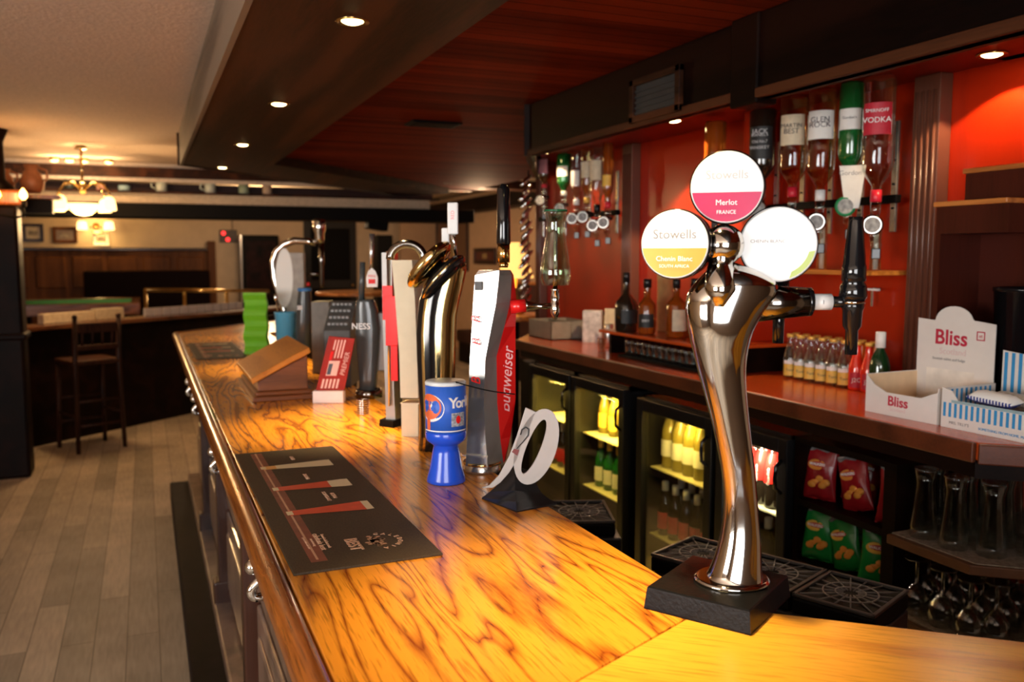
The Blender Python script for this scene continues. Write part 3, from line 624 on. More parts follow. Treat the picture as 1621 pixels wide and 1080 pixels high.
mb = MB(); ringrows(mb, G, [(678, [600, 622, 645, 618]), (664, [601, 622, 643, 618])], (-0.02, -0.05, 0.02, 0.04), [blackm]*4, blackm); mb.build('base', t)
# ---- coin coil / drip spring beside it
mb = MB(); Gc = Vector((0.62, 2.70, ZB))
for k in range(7): mb.tube([(0.017*math.cos(a), 0.017*math.sin(a), 0.004+0.007*k) for a in [2*math.pi*j/20 for j in range(20)]], 0.0030, chrome, 8, closed=True)
tag(mb.build('stacked_rings', loc=Gc), 'small stack of shiny chrome rings at the foot of the dark stout tap', 'rings')
# ---- stout tap
G = Vector((0.722, 3.03, ZB)); t = thing('beer_tap', 'dark grey stout tap with white NESS lettering, tall grey handles and round badge', 'beer tap', G, -YAW)
dkg = M('stout_dark_grey', (0.055, 0.065, 0.068), 0.25, coat=0.3, vary=0.05)
mb = MB(); rr = []
for py, xa, xb in [(618, 568, 596), (600, 569, 597), (560, 565, 600), (520, 563, 602), (490, 563, 598), (478, 564, 594), (474, 567, 592)]:
    u0, z0 = uz(G, xa, py); u1, _ = uz(G, xb, py); rr.append([Vector(((u0+u1)/2+(u1-u0)/2*math.copysign(abs(math.cos(a))**0.7, math.cos(a)), 0.03*math.copysign(abs(math.sin(a))**0.7, math.sin(a)), z0)) for a in [2*math.pi*k/24 for k in range(24)]])
mb.rings(rr, dkg); u, z = uz(G, 571, 516); mb.text('NESS', 0.030, white, T(u+0.006, -0.0315, z) @ STAND, ext=0.0006, bold=0.0005)
mb.build('column', t)
mb = MB(); u, _ = uz(G, 584, 620); mb.lathe([(0.048, 0), (0.048, 0.022), (0.040, 0.030)], dchrome, T(u, 0, 0), 32); mb.build('base', t)
for (pa, pb, w0, w1, xx_) in ((415, 470, 0.010, 0.011, 573), (370, 425, 0.010, 0.007, 588)):
    mb = MB(); u0, z0 = uz(G, xx_-1, pb+5); u1, z1 = uz(G, xx_+1, pa); mb.cyl((u0, 0, z0), (u1, 0, z1), w1, w0, silver if xx_ > 580 else dkg, 16); mb.cyl((u0, 0, z0-0.012), (u0, 0, z0), 0.006, 0.006, chrome, 12); mb.build('tap_handle', t)
mb = MB(); u, z = uz(G, 590, 440); mb.prism([(-0.019, -0.032), (0.019, -0.032), (0.021, 0.0), (0.013, 0.024), (0, 0.036), (-0.013, 0.024), (-0.021, 0.0)], 0, 0.006, white, T(u, -0.012, z) @ STAND, bev=0.0015)
mb.text('MINI', 0.013, redp, T(u, -0.0185, z+0.006) @ STAND, ext=0.0003); mb.box(u-0.012, u+0.012, -0.0190, -0.0180, z-0.020, z-0.004, redp); mb.build('badge', t)
mb = MB(); u0, z0 = uz(G, 596, 540); mb.box(u0, u0+0.03, 0.02, 0.05, z0-0.11, z0+0.10, sgrey, bev=0.004); mb.build('side_arm', t)

# ---- blue collection tin
blue = M('blue_plastic', (0.015, 0.085, 0.68), 0.25, coat=0.3, vary=0.03); bluel = M('blue_paper_label', (0.03, 0.13, 0.62), 0.45, vary=0.05); orange = M('orange_print', (0.78, 0.15, 0.05), 0.5, vary=0.1)
G = Vector((0.601, 1.812, ZB)); t = thing('collection_tin', 'bright blue charity collection tin with flared foot and white lid, chained to the silver tap', 'collection tin', G, -YAW)
H = lambda py: uz(G, 700, py)[1]
R_ = lambda n_: n_/2*1.822/FPX
mb = MB(); mb.lathe([(R_(60), 0), (R_(66), 0.003), (R_(64), 0.010), (R_(54), H(738)), (R_(46), H(715)), (R_(41), H(704)), (R_(50), H(701)), (R_(64), H(696)), (R_(69), H(690)), (R_(69), H(683)), (R_(67), H(681))], blue, None, 40); mb.build('foot', t)
mb = MB(); rad = R_(68); z0, z1 = H(681), H(608); mb.lathe([(rad, z0), (rad, z1)], bluel, None, 48)
def onc(a0, a1, zz0, zz1, m, rr=0.0004, n=8):
    for k in range(n):
        p, q = a0+(a1-a0)*k/n, a0+(a1-a0)*(k+1)/n; r = rad+rr
        mb.poly([(r*math.sin(p), -r*math.cos(p), zz0), (r*math.sin(q), -r*math.cos(q), zz0), (r*math.sin(q), -r*math.cos(q), zz1), (r*math.sin(p), -r*math.cos(p), zz1)], m)
def disc(a, zc, ra, rz, m, rr):
    pts = []
    for k in range(28):
        b_ = 2*math.pi*k/28; th = a+ra/rad*math.cos(b_); pts.append(((rad+rr)*math.sin(th), -(rad+rr)*math.cos(th), zc+rz*math.sin(b_)))
    c = ((rad+rr)*math.sin(a), -(rad+rr)*math.cos(a), zc)
    for k in range(28): mb.poly([c, pts[k], pts[(k+1) % 28]], m)
disc(-0.72, z0+0.055, 0.033, 0.030, white, 0.0005); disc(-0.80, z0+0.058, 0.030, 0.028, orange, 0.0010); onc(-1.0, -0.75, z0+0.004, z0+0.04, orange, 0.0008)
onc(0.35, 1.15, z0+0.015, z0+0.045, M('photo_print_grey', (0.35, 0.38, 0.42), 0.5, scale=200, vary=0.6), 0.0006); disc(0.72, z0+0.030, 0.006, 0.009, redp, 0.0010)
onc(-1.2, 1.3, z0+0.004, z0+0.0065, white, 0.0012, 20)
for k, ch in enumerate('Yorkhill'):
    a = 0.45+k*0.30; mb.text(ch, 0.032, white, RZ(a) @ T(0, -(rad+0.001), z0+0.066) @ STAND, ext=0.0004, bold=0.0008)
for k, ch in enumerate('COUNT'):
    mb.text(ch, 0.011, bluel, RZ(-1.15+k*0.17) @ T(0, -(rad+0.0014), z0+0.066) @ STAND, ext=0.0003)
    mb.text('SMILES'[k], 0.011, bluel, RZ(-1.12+k*0.16) @ T(0, -(rad+0.0014), z0+0.053) @ STAND, ext=0.0003)
mb.build('label_drum', t)
mb = MB(); mb.lathe([(rad*1.01, z1), (rad*1.01, z1+0.005), (rad*0.96, z1+0.008), (rad*0.3, z1+0.006)], M('white_lid', (0.75, 0.80, 0.82), 0.4, vary=0.1), None, 40); mb.build('lid', t)
mb = MB(); u1, zz = uz(G, 815, 618); pts = [(rad*0.6+(u1-rad*0.6)*k/14, -0.055-0.0*k, z1+0.012+(zz-z1-0.012)*k/14-0.004*math.sin(math.pi*k/14)) for k in range(15)]
mb.tube([(rad*0.6, -0.02, z1+0.004)]+pts, 0.0014, blackm, 8); mb.build('chain', t)

# ---- 2O drink sign on black wedge
G = Vector((0.690, 1.600, ZB)); t = thing('counter_sign', 'grey cut-out number sign reading 20 standing on a black wedge foot', 'sign', G, -YAW)
plg = M('sign_pale_grey', (0.40, 0.385, 0.37), 0.35, coat=0.1, vary=0.03)
def U(px, py): return uz(G, px, py)
def prismx(mb, pts, y0, y1, m, bev=0.0008): mb.prism([U(*p) for p in pts], y0, y1, m, T(0, 0, 0) @ STAND @ Matrix.Scale(-1, 4, (0, 0, 1)) if False else RX(math.pi/2), bev=bev)
mb = MB()
# curved flying 1/J stroke
s1 = [(763, 772), (775, 768), (790, 752), (806, 722), (818, 690), (832, 645), (848, 652), (838, 678), (826, 704), (822, 716), (818, 728), (806, 748), (792, 764), (780, 772)]
mb.prism([U(*p) for p in s1], -0.003, 0.003, plg, RX(math.pi/2), bev=0.0008)
# zero ring
import math as _m
cx, cy = 849, 707; rings_ = []
for k in range(40):
    a = 2*math.pi*k/40
    def el(ra, rb, cx=cx, tl=18):
        x, y = ra*math.cos(a), rb*math.sin(a); th = math.radians(tl); return (cx + x*math.cos(th)-y*math.sin(th)*1.0, cy + x*math.sin(th)+y*math.cos(th))
    o1 = U(*el(32, 62)); i1 = U(*el(11, 46, 845, 22))
    rings_.append([Vector((o1[0], -0.003, o1[1])), Vector((o1[0], 0.003, o1[1])), Vector((i1[0], 0.003, i1[1])), Vector((i1[0], -0.003, i1[1]))])
mb.rings(rings_, plg, smooth=False, closed=True)
mb.build('numerals', t)
mb = MB(); two = [(824, 688), (826, 680), (832, 676), (837, 679), (836, 689), (829, 698), (818, 710)]
mb.tube([(U(*p)[0], -0.0036, U(*p)[1]) for p in two], [0.0012, 0.0015, 0.0016, 0.0018, 0.0018, 0.0013, 0.0009], black, 8)
mb.prism([U(*p) for p in [(810, 715), (814, 710), (822, 712), (819, 721)]], 0.0032, 0.0042, M('dark_red', (0.15, 0.01, 0.01), 0.4), RX(math.pi/2)); mb.build('small_two', t)
mb = MB()
pf = [U(762, 778), U(813, 817), U(885, 800)]; c0 = Vector((pf[0][0], 0.02, 0)); c1 = Vector((pf[1][0]+0.006, -0.075, 0)); c2 = Vector((pf[2][0]-0.005, -0.02, 0)); c3 = Vector((0.015, 0.06, 0))
tp = [Vector((U(808, 738)[0], 0.026, U(808, 738)[1])), Vector((U(814, 742)[0], 0.0255, U(812, 742)[1])), Vector((U(840, 757)[0], 0.0255, U(840, 757)[1])), Vector((U(838, 752)[0], 0.034, U(838, 752)[1]))]
bs = [c0, c1, c2, c3]
mb.rings([[p for p in bs], [p+Vector((0, 0, 0.003)) for p in bs], [(p*0.72+q*0.28)+Vector((0, 0, -0.006)) for p, q in zip(bs, tp)], [(p*0.42+q*0.58)+Vector((0, 0, -0.012)) for p, q in zip(bs, tp)], tp], black, smooth=False); mb.build('wedge_foot', t)

# ---- menu card
G = Vector((0.566, 2.97, ZB)); t = thing('menu_card', 'leaning red promotional card in white block holder beside the wooden box', 'menu holder', G, -YAW)
redc = M('menu_red', (0.33, 0.018, 0.010), 0.45, vary=0.1, spec=0.2); pinkc = M('menu_pink_print', (0.85, 0.5, 0.42), 0.5, vary=0.1)
mb = MB(); a, _ = U(497, 637); b_, z1 = U(545, 618); mb.box(a, b_, -0.02, 0.02, 0, z1, M('holder_white', (0.85, 0.74, 0.72), 0.3, vary=0.03), bev=0.003); mb.build('base', t)
mb = MB(); q = [U(500, 619), U(545, 619), U(562, 536), U(521, 532)]; mb.prism(q, -0.003, 0.003, redc, T(0, 0, 0) @ RX(math.pi/2), bev=0.0008)
d_ = Vector((q[3][0]-q[0][0], 0, q[3][1]-q[0][1])); n_ = Vector((q[1][0]-q[0][0], 0, 0)); O_ = Vector((q[0][0], -0.0036, q[0][1]))
def quad(u0, u1, v0, v1, m, e=0): mb.poly([O_+n_*a_+d_*b__-Vector((0, e, 0)) for a_, b__ in ((u0, v0), (u1, v0), (u1, v1), (u0, v1))], m)
quad(0.22, 0.6, 0.28, 0.55, pinkc); quad(0.24, 0.38, 0.30, 0.50, M('menu_navy', (0.06, 0.07, 0.1), 0.5), 0.0003); quad(0.2, 0.30, 0.56, 0.72, redp, 0.0003)
for k in range(5): quad(0.15+0.13*k, 0.22+0.13*k, 0.05, 0.22, pinkc, 0.0001)
for k in range(4): quad(0.25+0.11*k, 0.30+0.11*k, 0.6 if k > 0 else 0.75, 0.93, pinkc, 0.0001)
an = math.atan2(d_.z, d_.x); cc = O_+n_*0.80+d_*0.5-Vector((0, 0.0004, 0)); mb.text('PREMIER', 0.022, pinkc, Matrix.Translation(cc) @ STAND @ RZ(an), ext=0.0002)
mb.build('card', t)

# ---- wooden box with slanting lid
t = thing('wooden_box', 'polished wooden box with slanting lid on stepped plinth, standing on the bar', 'box', (0.43, 3.32, ZB))
oakb = wood('box_wood', (0.30, 0.08, 0.008), (0.62, 0.22, 0.03), 'Y', 2, 0.45, 0.0, 6, 0.6, spec=0.25); oakd = wood('box_side_wood', (0.07, 0.018, 0.005), (0.22, 0.065, 0.018), 'X', 2, 0.35, 0.2, 6, 0.6)
mb = MB(); mb.box(-0.105, 0.105, -0.26, 0.26, 0, 0.018, oakd, bev=0.004); mb.box(-0.095, 0.095, -0.25, 0.25, 0.018, 0.034, oakd, bev=0.006); mb.build('plinth', t)
mb = MB(); mb.prism([(-0.085, 0.034), (0.085, 0.034), (0.085, 0.155), (-0.085, 0.070)], -0.235, 0.235, oakd, RX(math.pi/2), bev=0.003); mb.build('body', t)
mb = MB(); mb.prism([(-0.105, 0.062), (0.03, 0.132), (0.095, 0.163), (0.09, 0.183), (0.025, 0.152), (-0.110, 0.082)], -0.255, 0.255, oakb, RX(math.pi/2), bev=0.004); mb.build('lid', t)

# ---- wavy green card stand, blue pot, small grey tap, chrome arch font
G = Vector((0.53, 4.62, ZB)); grn = M('lime_green_card', (0.16, 0.50, 0.02), 0.35, vary=0.04)
pts = [(-0.00, 0.0)]; 
mb = MB(); zt = uz(G, 405, 463)[1]; xw = [uz(G, 388, 500)[0], uz(G, 424, 500)[0]]; rr = []
for k in range(25):
    f = k/24; z = f*zt; w_ = 0.012*math.sin(f*math.pi*6); y = -0.035+0.02*f-0.010*math.cos(f*math.pi*6)
    rr.append([Vector((xw[0]+w_*0.25, y, z)), Vector((xw[1]+w_*0.25, y, z)), Vector((xw[1]+w_*0.25, y+0.04*(1-f)+0.012, z)), Vector((xw[0]+w_*0.25, y+0.04*(1-f)+0.012, z))])
mb.rings(rr, grn, smooth=False); tag(mb.build('leaflet_stand', loc=G, rotz=-YAW), 'bright green wavy leaflet stand behind the wooden box', 'leaflet stand')
G = Vector((0.66, 4.60, ZB)); mb = MB(); zz = uz(G, 450, 494)[1]; lb = M('light_blue_pot', (0.10, 0.42, 0.68), 0.4, vary=0.05)
mb.lathe([(0.040, 0), (0.046, 0.004), (0.053, zz-0.008), (0.056, zz-0.006), (0.056, zz), (0.051, zz), (0.045, 0.01), (0.0, 0.01)], lb, None, 32, caps=(True, False)); t = tag(mb.build('pot', loc=G), 'light blue round pot standing between the green stand and the small grey tap', 'pot')
mb = MB(); mb.tube([(-0.02, 0, 0.02), (-0.04, 0.01, zz+0.06)], 0.004, chrome, 8); mb.ball((-0.044, 0.01, zz+0.075), (0.010, 0.008, 0.02), chrome)
o = mb.build('spoon', loc=G); tag(o, 'metal spoon sticking up out of the light blue pot', 'spoon')
G = Vector((0.745, 4.50, ZB)); t = thing('beer_tap', 'short blue-grey tap with blue cap and white SS letters beside the light blue pot', 'beer tap', G, -YAW)
mb = MB(); rr = []
for py, xa, xb in [(556, 468, 492), (510, 468, 493), (480, 470, 493), (462, 472, 492), (458, 473, 491)]:
    u0, z0 = uz(G, xa, py); u1, _ = uz(G, xb, py); rr.append([Vector(((u0+u1)/2+(u1-u0)/2*math.cos(a), 0.035*math.sin(a), max(z0, 0))) for a in [2*math.pi*k/24 for k in range(24)]])
mb.rings(rr, dkg); u, z = uz(G, 477, 487); mb.text('SS', 0.028, white, T(u, -0.036, z) @ STAND, ext=0.001, bold=0.001); mb.build('column', t)
mb = MB(); u, z = uz(G, 482, 459); mb.lathe([(0.036, -0.006), (0.036, 0.006), (0.030, 0.010)], M('cap_blue', (0.05, 0.22, 0.55), 0.3, vary=0), T(u, 0, z), 24); mb.build('cap', t)
G = Vector((0.80, 4.75, ZB)); t = thing('beer_tap', 'tall chrome arched beer tap with white oval and grey slab sign at the far bar', 'beer tap', G, -YAW)
mb = MB(); path = [(452, 545), (452, 500), (443, 470), (434, 440), (432, 415), (438, 398), (450, 387), (466, 381), (486, 382), (500, 385)]
mb.tube([(uz(G, a, b_)[0], 0, max(uz(G, a, b_)[1], 0)) for a, b_ in path], [0.017, 0.017, 0.016, 0.016, 0.017, 0.018, 0.019, 0.019, 0.017, 0.016], chrome, 16, up=(0, 1, 0)); mb.build('arched_pipe', t)
mb = MB(); mb.lathe([(0.05, 0), (0.05, 0.015), (0.02, 0.03)], chrome, T(uz(G, 452, 545)[0], 0, 0), 24); mb.build('base', t)
mb = MB(); ov = [(uz(G, 452+14*math.cos(a), 440+47*math.sin(a))) for a in [2*math.pi*k/32 for k in range(32)]]
mb.prism(ov, 0.012, 0.03, M('white_lit_sign', (0.9, 0.88, 0.82), 0.4, vary=0), RX(math.pi/2), bev=0.002); mb.build('oval_sign', t)
mb = MB(); a, z0 = uz(G, 455, 498); b_, z1 = uz(G, 482, 400); mb.box(a, b_, -0.028, 0.02, z0, z1, M('sign_taupe', (0.38, 0.34, 0.29), 0.5), bev=0.004); mb.build('slab_sign', t)
mb = MB(); u, z = uz(G, 506, 385); mb.lathe([(0.02, 0), (0.026, 0.02), (0.026, 0.05), (0.034, 0.07), (0.034, 0.115), (0.028, 0.125)], chrome, T(u, 0, z), 20)
mb.build('tap_top', t)
mb = MB(); mb.lathe([(0.008, -0.24), (0.012, -0.22), (0.012, -0.12), (0.016, -0.10), (0.014, 0.0)], dchrome, T(u+0.008, 0, z), 16); mb.cyl((uz(G, 486, 432)[0], 0, z-0.165), (u, 0, z-0.165), 0.01, 0.01, dchrome, 12); mb.ball((uz(G, 488, 450)[0], 0, uz(G, 488, 450)[1]), 0.011, redp); mb.build('spout', t)
# ---- equipment behind the taps
mb = MB(); G = Vector((0.63, 3.74, ZB)); 
ct = M('grey_box_side', (0.20, 0.18, 0.155), 0.7)
a, z1 = uz(G, 492, 478); b_, z0 = uz(G, 522, 530); mb.box(a, b_, 0, 0.12, 0, z1, ct, bev=0.004)
tag(mb.build('carton', loc=G, rotz=-YAW), 'plain grey-brown carton behind the small grey tap', 'carton')
G = Vector((0.66, 3.42, ZB)); t = thing('till', 'dark angular till with sloping keypad behind the stout tap', 'till', G, -YAW)
mb = MB(); a, z1 = uz(G, 520, 520); b_, _ = uz(G, 562, 520); _, z2 = uz(G, 540, 478); mb.prism([(-0.10, 0), (0.12, 0), (0.12, z2), (0.05, z2), (-0.10, z1)], -b_, -a, M('till_grey', (0.085, 0.08, 0.075), 0.45), Matrix(((0, 0, -1, 0), (1, 0, 0, 0), (0, 1, 0, 0), (0, 0, 0, 1))), bev=0.004); mb.build('housing', t)
mb = MB(); 
for r_ in range(4):
    for c_ in range(5): 
        f = (r_+0.5)/4; mb.box(a+0.012+(b_-a-0.024)*c_/5, a+0.012+(b_-a-0.024)*(c_+0.8)/5, -0.095+0.13*f, -0.095+0.13*f+0.022, z1+(z2-z1)*(0.06+f*0.9), z1+(z2-z1)*(0.06+f*0.9)+0.01, greyp, bev=0.002)
mb.build('keypad', t)
# ================================================================== BACK BAR
bb = thing('back_bar_counter', 'red mahogany worktop running along the back of the bar above the fridges', 'counter', (2.14, 3.1, 0))
mb = MB(); mb.prism([(1.88, 1.51), (1.88, 4.42), (XB-0.002, 5.19), (XB-0.002, 1.741), (XB-0.002+0.9*0.765, 1.741-0.9*0.64), (1.88+1.15*0.765, 1.51-1.15*0.64)][::-1], ZK-0.045, ZK, mahogY, bev=0.006); W(mb, 'worktop', bb)
nose = wood('worktop_edge_wood', (0.03, 0.007, 0.003), (0.11, 0.025, 0.008), 'X', 1, 0.35, 0.2, 6, 0.6)
mb = MB(); mb.box(0, 2.91, 0.001, 0.014, ZK-0.050, ZK+0.001, nose, Mx=T(1.88, 1.513, 0) @ RZ(math.pi/2), bev=0.004); W(mb, 'front_edge', bb)
mb = MB(); mb.box(0, 1.1, -0.014, -0.001, ZK-0.050, ZK+0.001, nose, Mx=T(1.873, 1.505, 0) @ RZ(A1), bev=0.004); W(mb, 'front_edge', bb)
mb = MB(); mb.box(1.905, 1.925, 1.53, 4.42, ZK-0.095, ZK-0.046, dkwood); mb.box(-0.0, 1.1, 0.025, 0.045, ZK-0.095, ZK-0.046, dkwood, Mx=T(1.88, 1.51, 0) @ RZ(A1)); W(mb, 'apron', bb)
mb = MB(); mb.box(1.92, XB-0.003, 4.33, 4.46, 0, ZK-0.121, blackm); tag(mb.build('end_cupboard'), 'black cupboard closing the far end of the back bar', 'cupboard')

# bottle profiles (height 1 unit = metres)
def arc(mb, r, z0, z1, m, inv=False, half=0.95, n=14):
    c = math.pi/2 if inv else -math.pi/2
    for k in range(n):
        a, b_ = c-half+2*half*k/n, c-half+2*half*(k+1)/n
        mb.poly([(r*math.cos(a), r*math.sin(a), z0), (r*math.cos(b_), r*math.sin(b_), z0), (r*math.cos(b_), r*math.sin(b_), z1), (r*math.cos(a), r*math.sin(a), z1)], m, True)
def bottle(name, prof, glassmat, capmat, lab=None, cap=None, inv=False, lab2=None, n=20, liquid=None):
    """returns an Empty with body, cap, label children; prof [(r,z)]"""
    t = bpy.data.objects.new(name, None); COL.objects.link(t); t.empty_display_size = 0.03
    mb = MB(); mb.lathe([(0.001, 0.003)]+prof, glassmat, None, n); mb.build('glass_body', t)
    if cap: mb = MB(); r, z0, z1 = cap; mb.lathe([(r, z0), (r, z1-0.002), (r*0.85, z1)], capmat, None, 14); mb.build('cap', t)
    for L_ in (lab, lab2):
        if L_:
            m, z0, z1, r, text, tm, ts = L_; mb = MB()
            arc(mb, r+0.0008, z0, z1, m, inv)
            if text:
                for (s_, dz) in text:
                    fl = math.pi if inv else 0
                    mb.text(s_, ts, tm, T(0, -(r+0.0014), (z0+z1)/2+dz) @ STAND @ RZ(fl), ext=0.0003)
            mb.build('label', t)
    return t
clear = thin_glass('clear_bottle_glass', (0.88, 0.90, 0.86)); greeng = M('green_bottle_glass', (0.01, 0.16, 0.03), 0.05, coat=1.0, trans=0.35, vary=0)
darkg = M('dark_bottle_glass', (0.015, 0.010, 0.006), 0.05, coat=1.0, vary=0); amber = M('amber_spirit', (0.45, 0.10, 0.01), 0.05, coat=1.0, trans=0.5, vary=0)
paperw = M('paper_label', (0.80, 0.77, 0.72), 0.6, vary=0.04); palespirit = thin_glass('pale_spirit', (0.85, 0.75, 0.5))
goldc = M('gold_cap', (0.85, 0.50, 0.10), 0.3, 0.3, vary=0); redcap = M('red_cap', (0.6, 0.02, 0.04), 0.3, vary=0)
labr = M('label_red', (0.50, 0.02, 0.04), 0.5, vary=0.1); laby = M('label_yellow', (0.80, 0.50, 0.08), 0.5, vary=0.1)
def spirit(h, r, neck=0.014, sh=0.70):
    return [(r*0.9, 0.0), (r, 0.008), (r, h*sh*0.93), (r*0.92, h*sh), (r*0.6, h*(sh+0.07)), (neck, h*(sh+0.13)), (neck, h*0.97), (neck*1.1, h)]

# ---- optics: upside-down bottles on wall dispensers
def optic_dispenser(ringm):
    t = bpy.data.objects.new('optic_dispenser', None); COL.objects.link(t)
    mb = MB(); mb.lathe([(0.004, -0.155), (0.006, -0.135), (0.014, -0.13), (0.016, -0.10), (0.011, -0.09), (0.013, -0.045), (0.017, -0.03), (0.017, 0.012)], clear, None, 16)
    mb.build('measure_chamber', t); mb = MB(); mb.box(-0.008, 0.020, -0.018, 0.006, -0.185, -0.150, black, bev=0.003); mb.build('push_lever', t)
    mb = MB(); mb.lathe([(0.030, 0), (0.034, 0.003), (0.034, 0.008), (0.028, 0.012)], ringm, T(-0.012, -0.045, -0.075) @ RX(math.pi/2), 28); mb.lathe([(0.025, 0.0125), (0.024, 0.014)], M('measure_grey', (0.30, 0.30, 0.29), 0.5, scale=80, vary=0.4), T(-0.012, -0.045, -0.075) @ RX(math.pi/2), 24)
    mb.build('round_badge', t)
    mb = MB(); mb.box(-0.012, 0.012, 0.0, 0.075, -0.058, -0.040, blackm, bev=0.002); mb.build('bracket_arm', t)
    return t
def facing(o, extra=0.0): o.rotation_euler = (o.rotation_euler.x, o.rotation_euler.y, -YAW-0.35+extra)
jd = M('black_label', (0.015, 0.015, 0.015), 0.5, vary=0); wt = white
opt = [ # px, py top (bottle base), py of neck end, width px, builder spec, label text
 (1209, 174, 300, 42, darkg, black, (M('black_label', (0.015, 0.015, 0.015), 0.5), 0.30, 0.80, [('JACK', 0.075), ('DANIEL\'S', 0.05), ('Old No.7', 0.0), ('WHISKEY', -0.045)], M('grey_print', (0.55, 0.55, 0.55), 0.5, vary=0)), 'upside-down square-shouldered black whiskey bottle with black label, leftmost on right optic rack', 'black'),
 (1259, 152, 312, 44, palespirit, redcap, (M('cream_label', (0.66, 0.55, 0.38), 0.6), 0.45, 0.82, [('MARTIN', 0.02), ('BEST', -0.02)], ink), 'upside-down pale spirit bottle with cream shield label, next to the black whiskey bottle', 'clear'),
 (1304, 143, 318, 46, palespirit, white, (paperw, 0.50, 0.82, [('GLEN', 0.025), ('ROCK', -0.01)], ink), 'upside-down clear rum-style bottle with white label, middle of the right optic rack', 'clear'),
 (1350, 131, 292, 38, greeng, white, (paperw, 0.48, 0.75, [('Gordon\'s', 0.0)], ink), 'upside-down green gin bottle with white label and green round badge below', 'green'),
 (1394, 122, 320, 50, clear, redcap, (labr, 0.48, 0.80, [('SMIRNOFF', 0.04), ('VODKA', -0.02)], wt), 'upside-down clear vodka bottle with red label, rightmost on right optic rack', 'clear')]
gring = M('badge_green', (0.01, 0.22, 0.07), 0.4, vary=0)
def place_optic(px, pt, pn, wpx, gm, cm, labs, label, kind, x=2.22, grp='upside-down optic bottles'):
    p0 = atx(px, pt, x); p1 = atx(px, pn, x); hgt = p0.z-p1.z; dax = (p0-EYE).dot(FW); r = wpx/2*dax/FPX
    prof = spirit(hgt, r, 0.015, 0.74)
    m, a, b_, txt, tm = labs
    t = bottle('spirit_bottle', prof, gm, cm, lab=(m, hgt*(1-a)-hgt*(b_-a)*0.95, hgt*(1-a)*0.90, r, None, tm, 0.02), inv=True, cap=(0.018, hgt*0.90, hgt))
    zc = hgt*(1-(a+b_)/2)*0.92
    for c in t.children:
        if c.name.startswith('label'):
            # lettering stays upright while the bottle hangs upside-down
            bm_ = bmesh.new(); bm_.from_mesh(c.data); mbx = MB(); mbx.mats = list(c.data.materials); mbx.bm = bm_
            for (s_, dz) in txt: mbx.text(s_, min(0.026, 1.5*r/len(s_)*1.6), tm, T(0, 0, zc) @ RX(math.pi) @ T(0, -(r+0.0018), dz*0.5) @ STAND, ext=0.0003)
            bm_.to_mesh(c.data); bm_.free()
            for mm in mbx.mats[len(c.data.materials):]: c.data.materials.append(mm)
    t.location = (p0.x, p0.y, p0.z); t.rotation_euler = (math.pi, 0, 0)
    t.rotation_euler = (Matrix.Rotation(-YAW-0.5, 4, 'Z') @ Matrix.Rotation(math.pi, 4, 'X')).to_euler()
    tag(t, label, 'bottle', grp)
    return Vector((p0.x, p0.y, p1.z))
names = ['black whiskey', 'cream-labelled pale spirit', 'white-labelled pale spirit', 'green gin', 'red-labelled vodka']
d0 = optic_dispenser(dchrome); first = True
for i, a in enumerate(opt):
    q = place_optic(*a)
    if i == 3:
        d_ = optic_dispenser(gring)
    else:
        d_ = d0 if first else dup(d0)
    d_.location = q; d_.rotation_euler = (0, 0, -YAW-0.3); first = False
    tag(d_, 'optic measure with round badge under the %s bottle' % names[i], 'optic dispenser', 'optic dispensers')
# gin carton-shaped collar
mb = MB(); q = atx(1350, 262, 2.19); q2 = atx(1350, 330, 2.19); mb.prism([(-0.042, 0), (0.042, 0), (0.024, q2.z-q.z), (-0.020, q2.z-q.z)][::-1], 0, 0.004, paperw, RX(math.pi/2), bev=0.001); mb.text('Gordon\'s', 0.022, inkg, T(0, -0.0045, -0.025) @ STAND)
tag(mb.build('price_card', loc=q, rotz=-YAW-0.4), 'white tapering gin card hanging under the green bottle', 'card')
lopt = [(862, 236, 298, 20, palespirit, redcap, (M('pink_label', (0.7, 0.3, 0.35), 0.6), 0.3, 0.75, [], ink), 'upside-down pale bottle with pink label, leftmost on the far optic rack', 'c'),
 (893, 237, 310, 22, greeng, white, (paperw, 0.35, 0.65, [], ink), 'upside-down green bottle with white label on the far optic rack', 'g'),
 (913, 231, 325, 17, clear, white, (paperw, 0.25, 0.60, [], ink), 'upside-down narrow clear bottle with white label, right of the green one, far rack', 'c'),
 (930, 226, 322, 19, palespirit, goldc, (M('cream_label', (0.66, 0.55, 0.38), 0.6), 0.35, 0.7, [], ink), 'upside-down clear bottle with cream label, behind the rightmost pair on the far rack', 'c'),
 (946, 224, 335, 24, clear, black, (M('cream_label', (0.66, 0.55, 0.38), 0.6), 0.38, 0.75, [], ink), 'upside-down large clear bottle with two-tone cream label on the far optic rack', 'c'),
 (963, 222, 330, 17, amber, redcap, (laby, 0.25, 0.5, [], ink), 'upside-down amber bottle, rightmost on the far optic rack', 'a')]
for i, a in enumerate(lopt):
    q = place_optic(*a, x=2.24, grp='upside-down optic bottles on the far rack'); d_ = dup(d0); d_.location = q; d_.rotation_euler = (0, 0, -YAW-0.3)
    d_['label'] = 'small optic measure under the %s bottle of the far rack' % ['pink-labelled', 'green', 'narrow white-labelled', 'rear cream-labelled', 'two-tone labelled', 'amber'][i]
t = bottle('spirit_bottle', spirit(0.26, 0.046, 0.014, 0.76), amber, black, lab=(paperw, 0.09, 0.17, 0.046, None, ink, 0.02), cap=(0.018, 0.235, 0.26))
p = atx(1133, 193, 2.22); t.location = p; t.rotation_euler = (Matrix.Rotation(-YAW-0.5, 4, 'Z') @ Matrix.Rotation(math.pi, 4, 'X')).to_euler(); tag(t, 'upside-down amber whisky bottle with white label above the magenta wine badge', 'bottle', 'upside-down optic bottles')
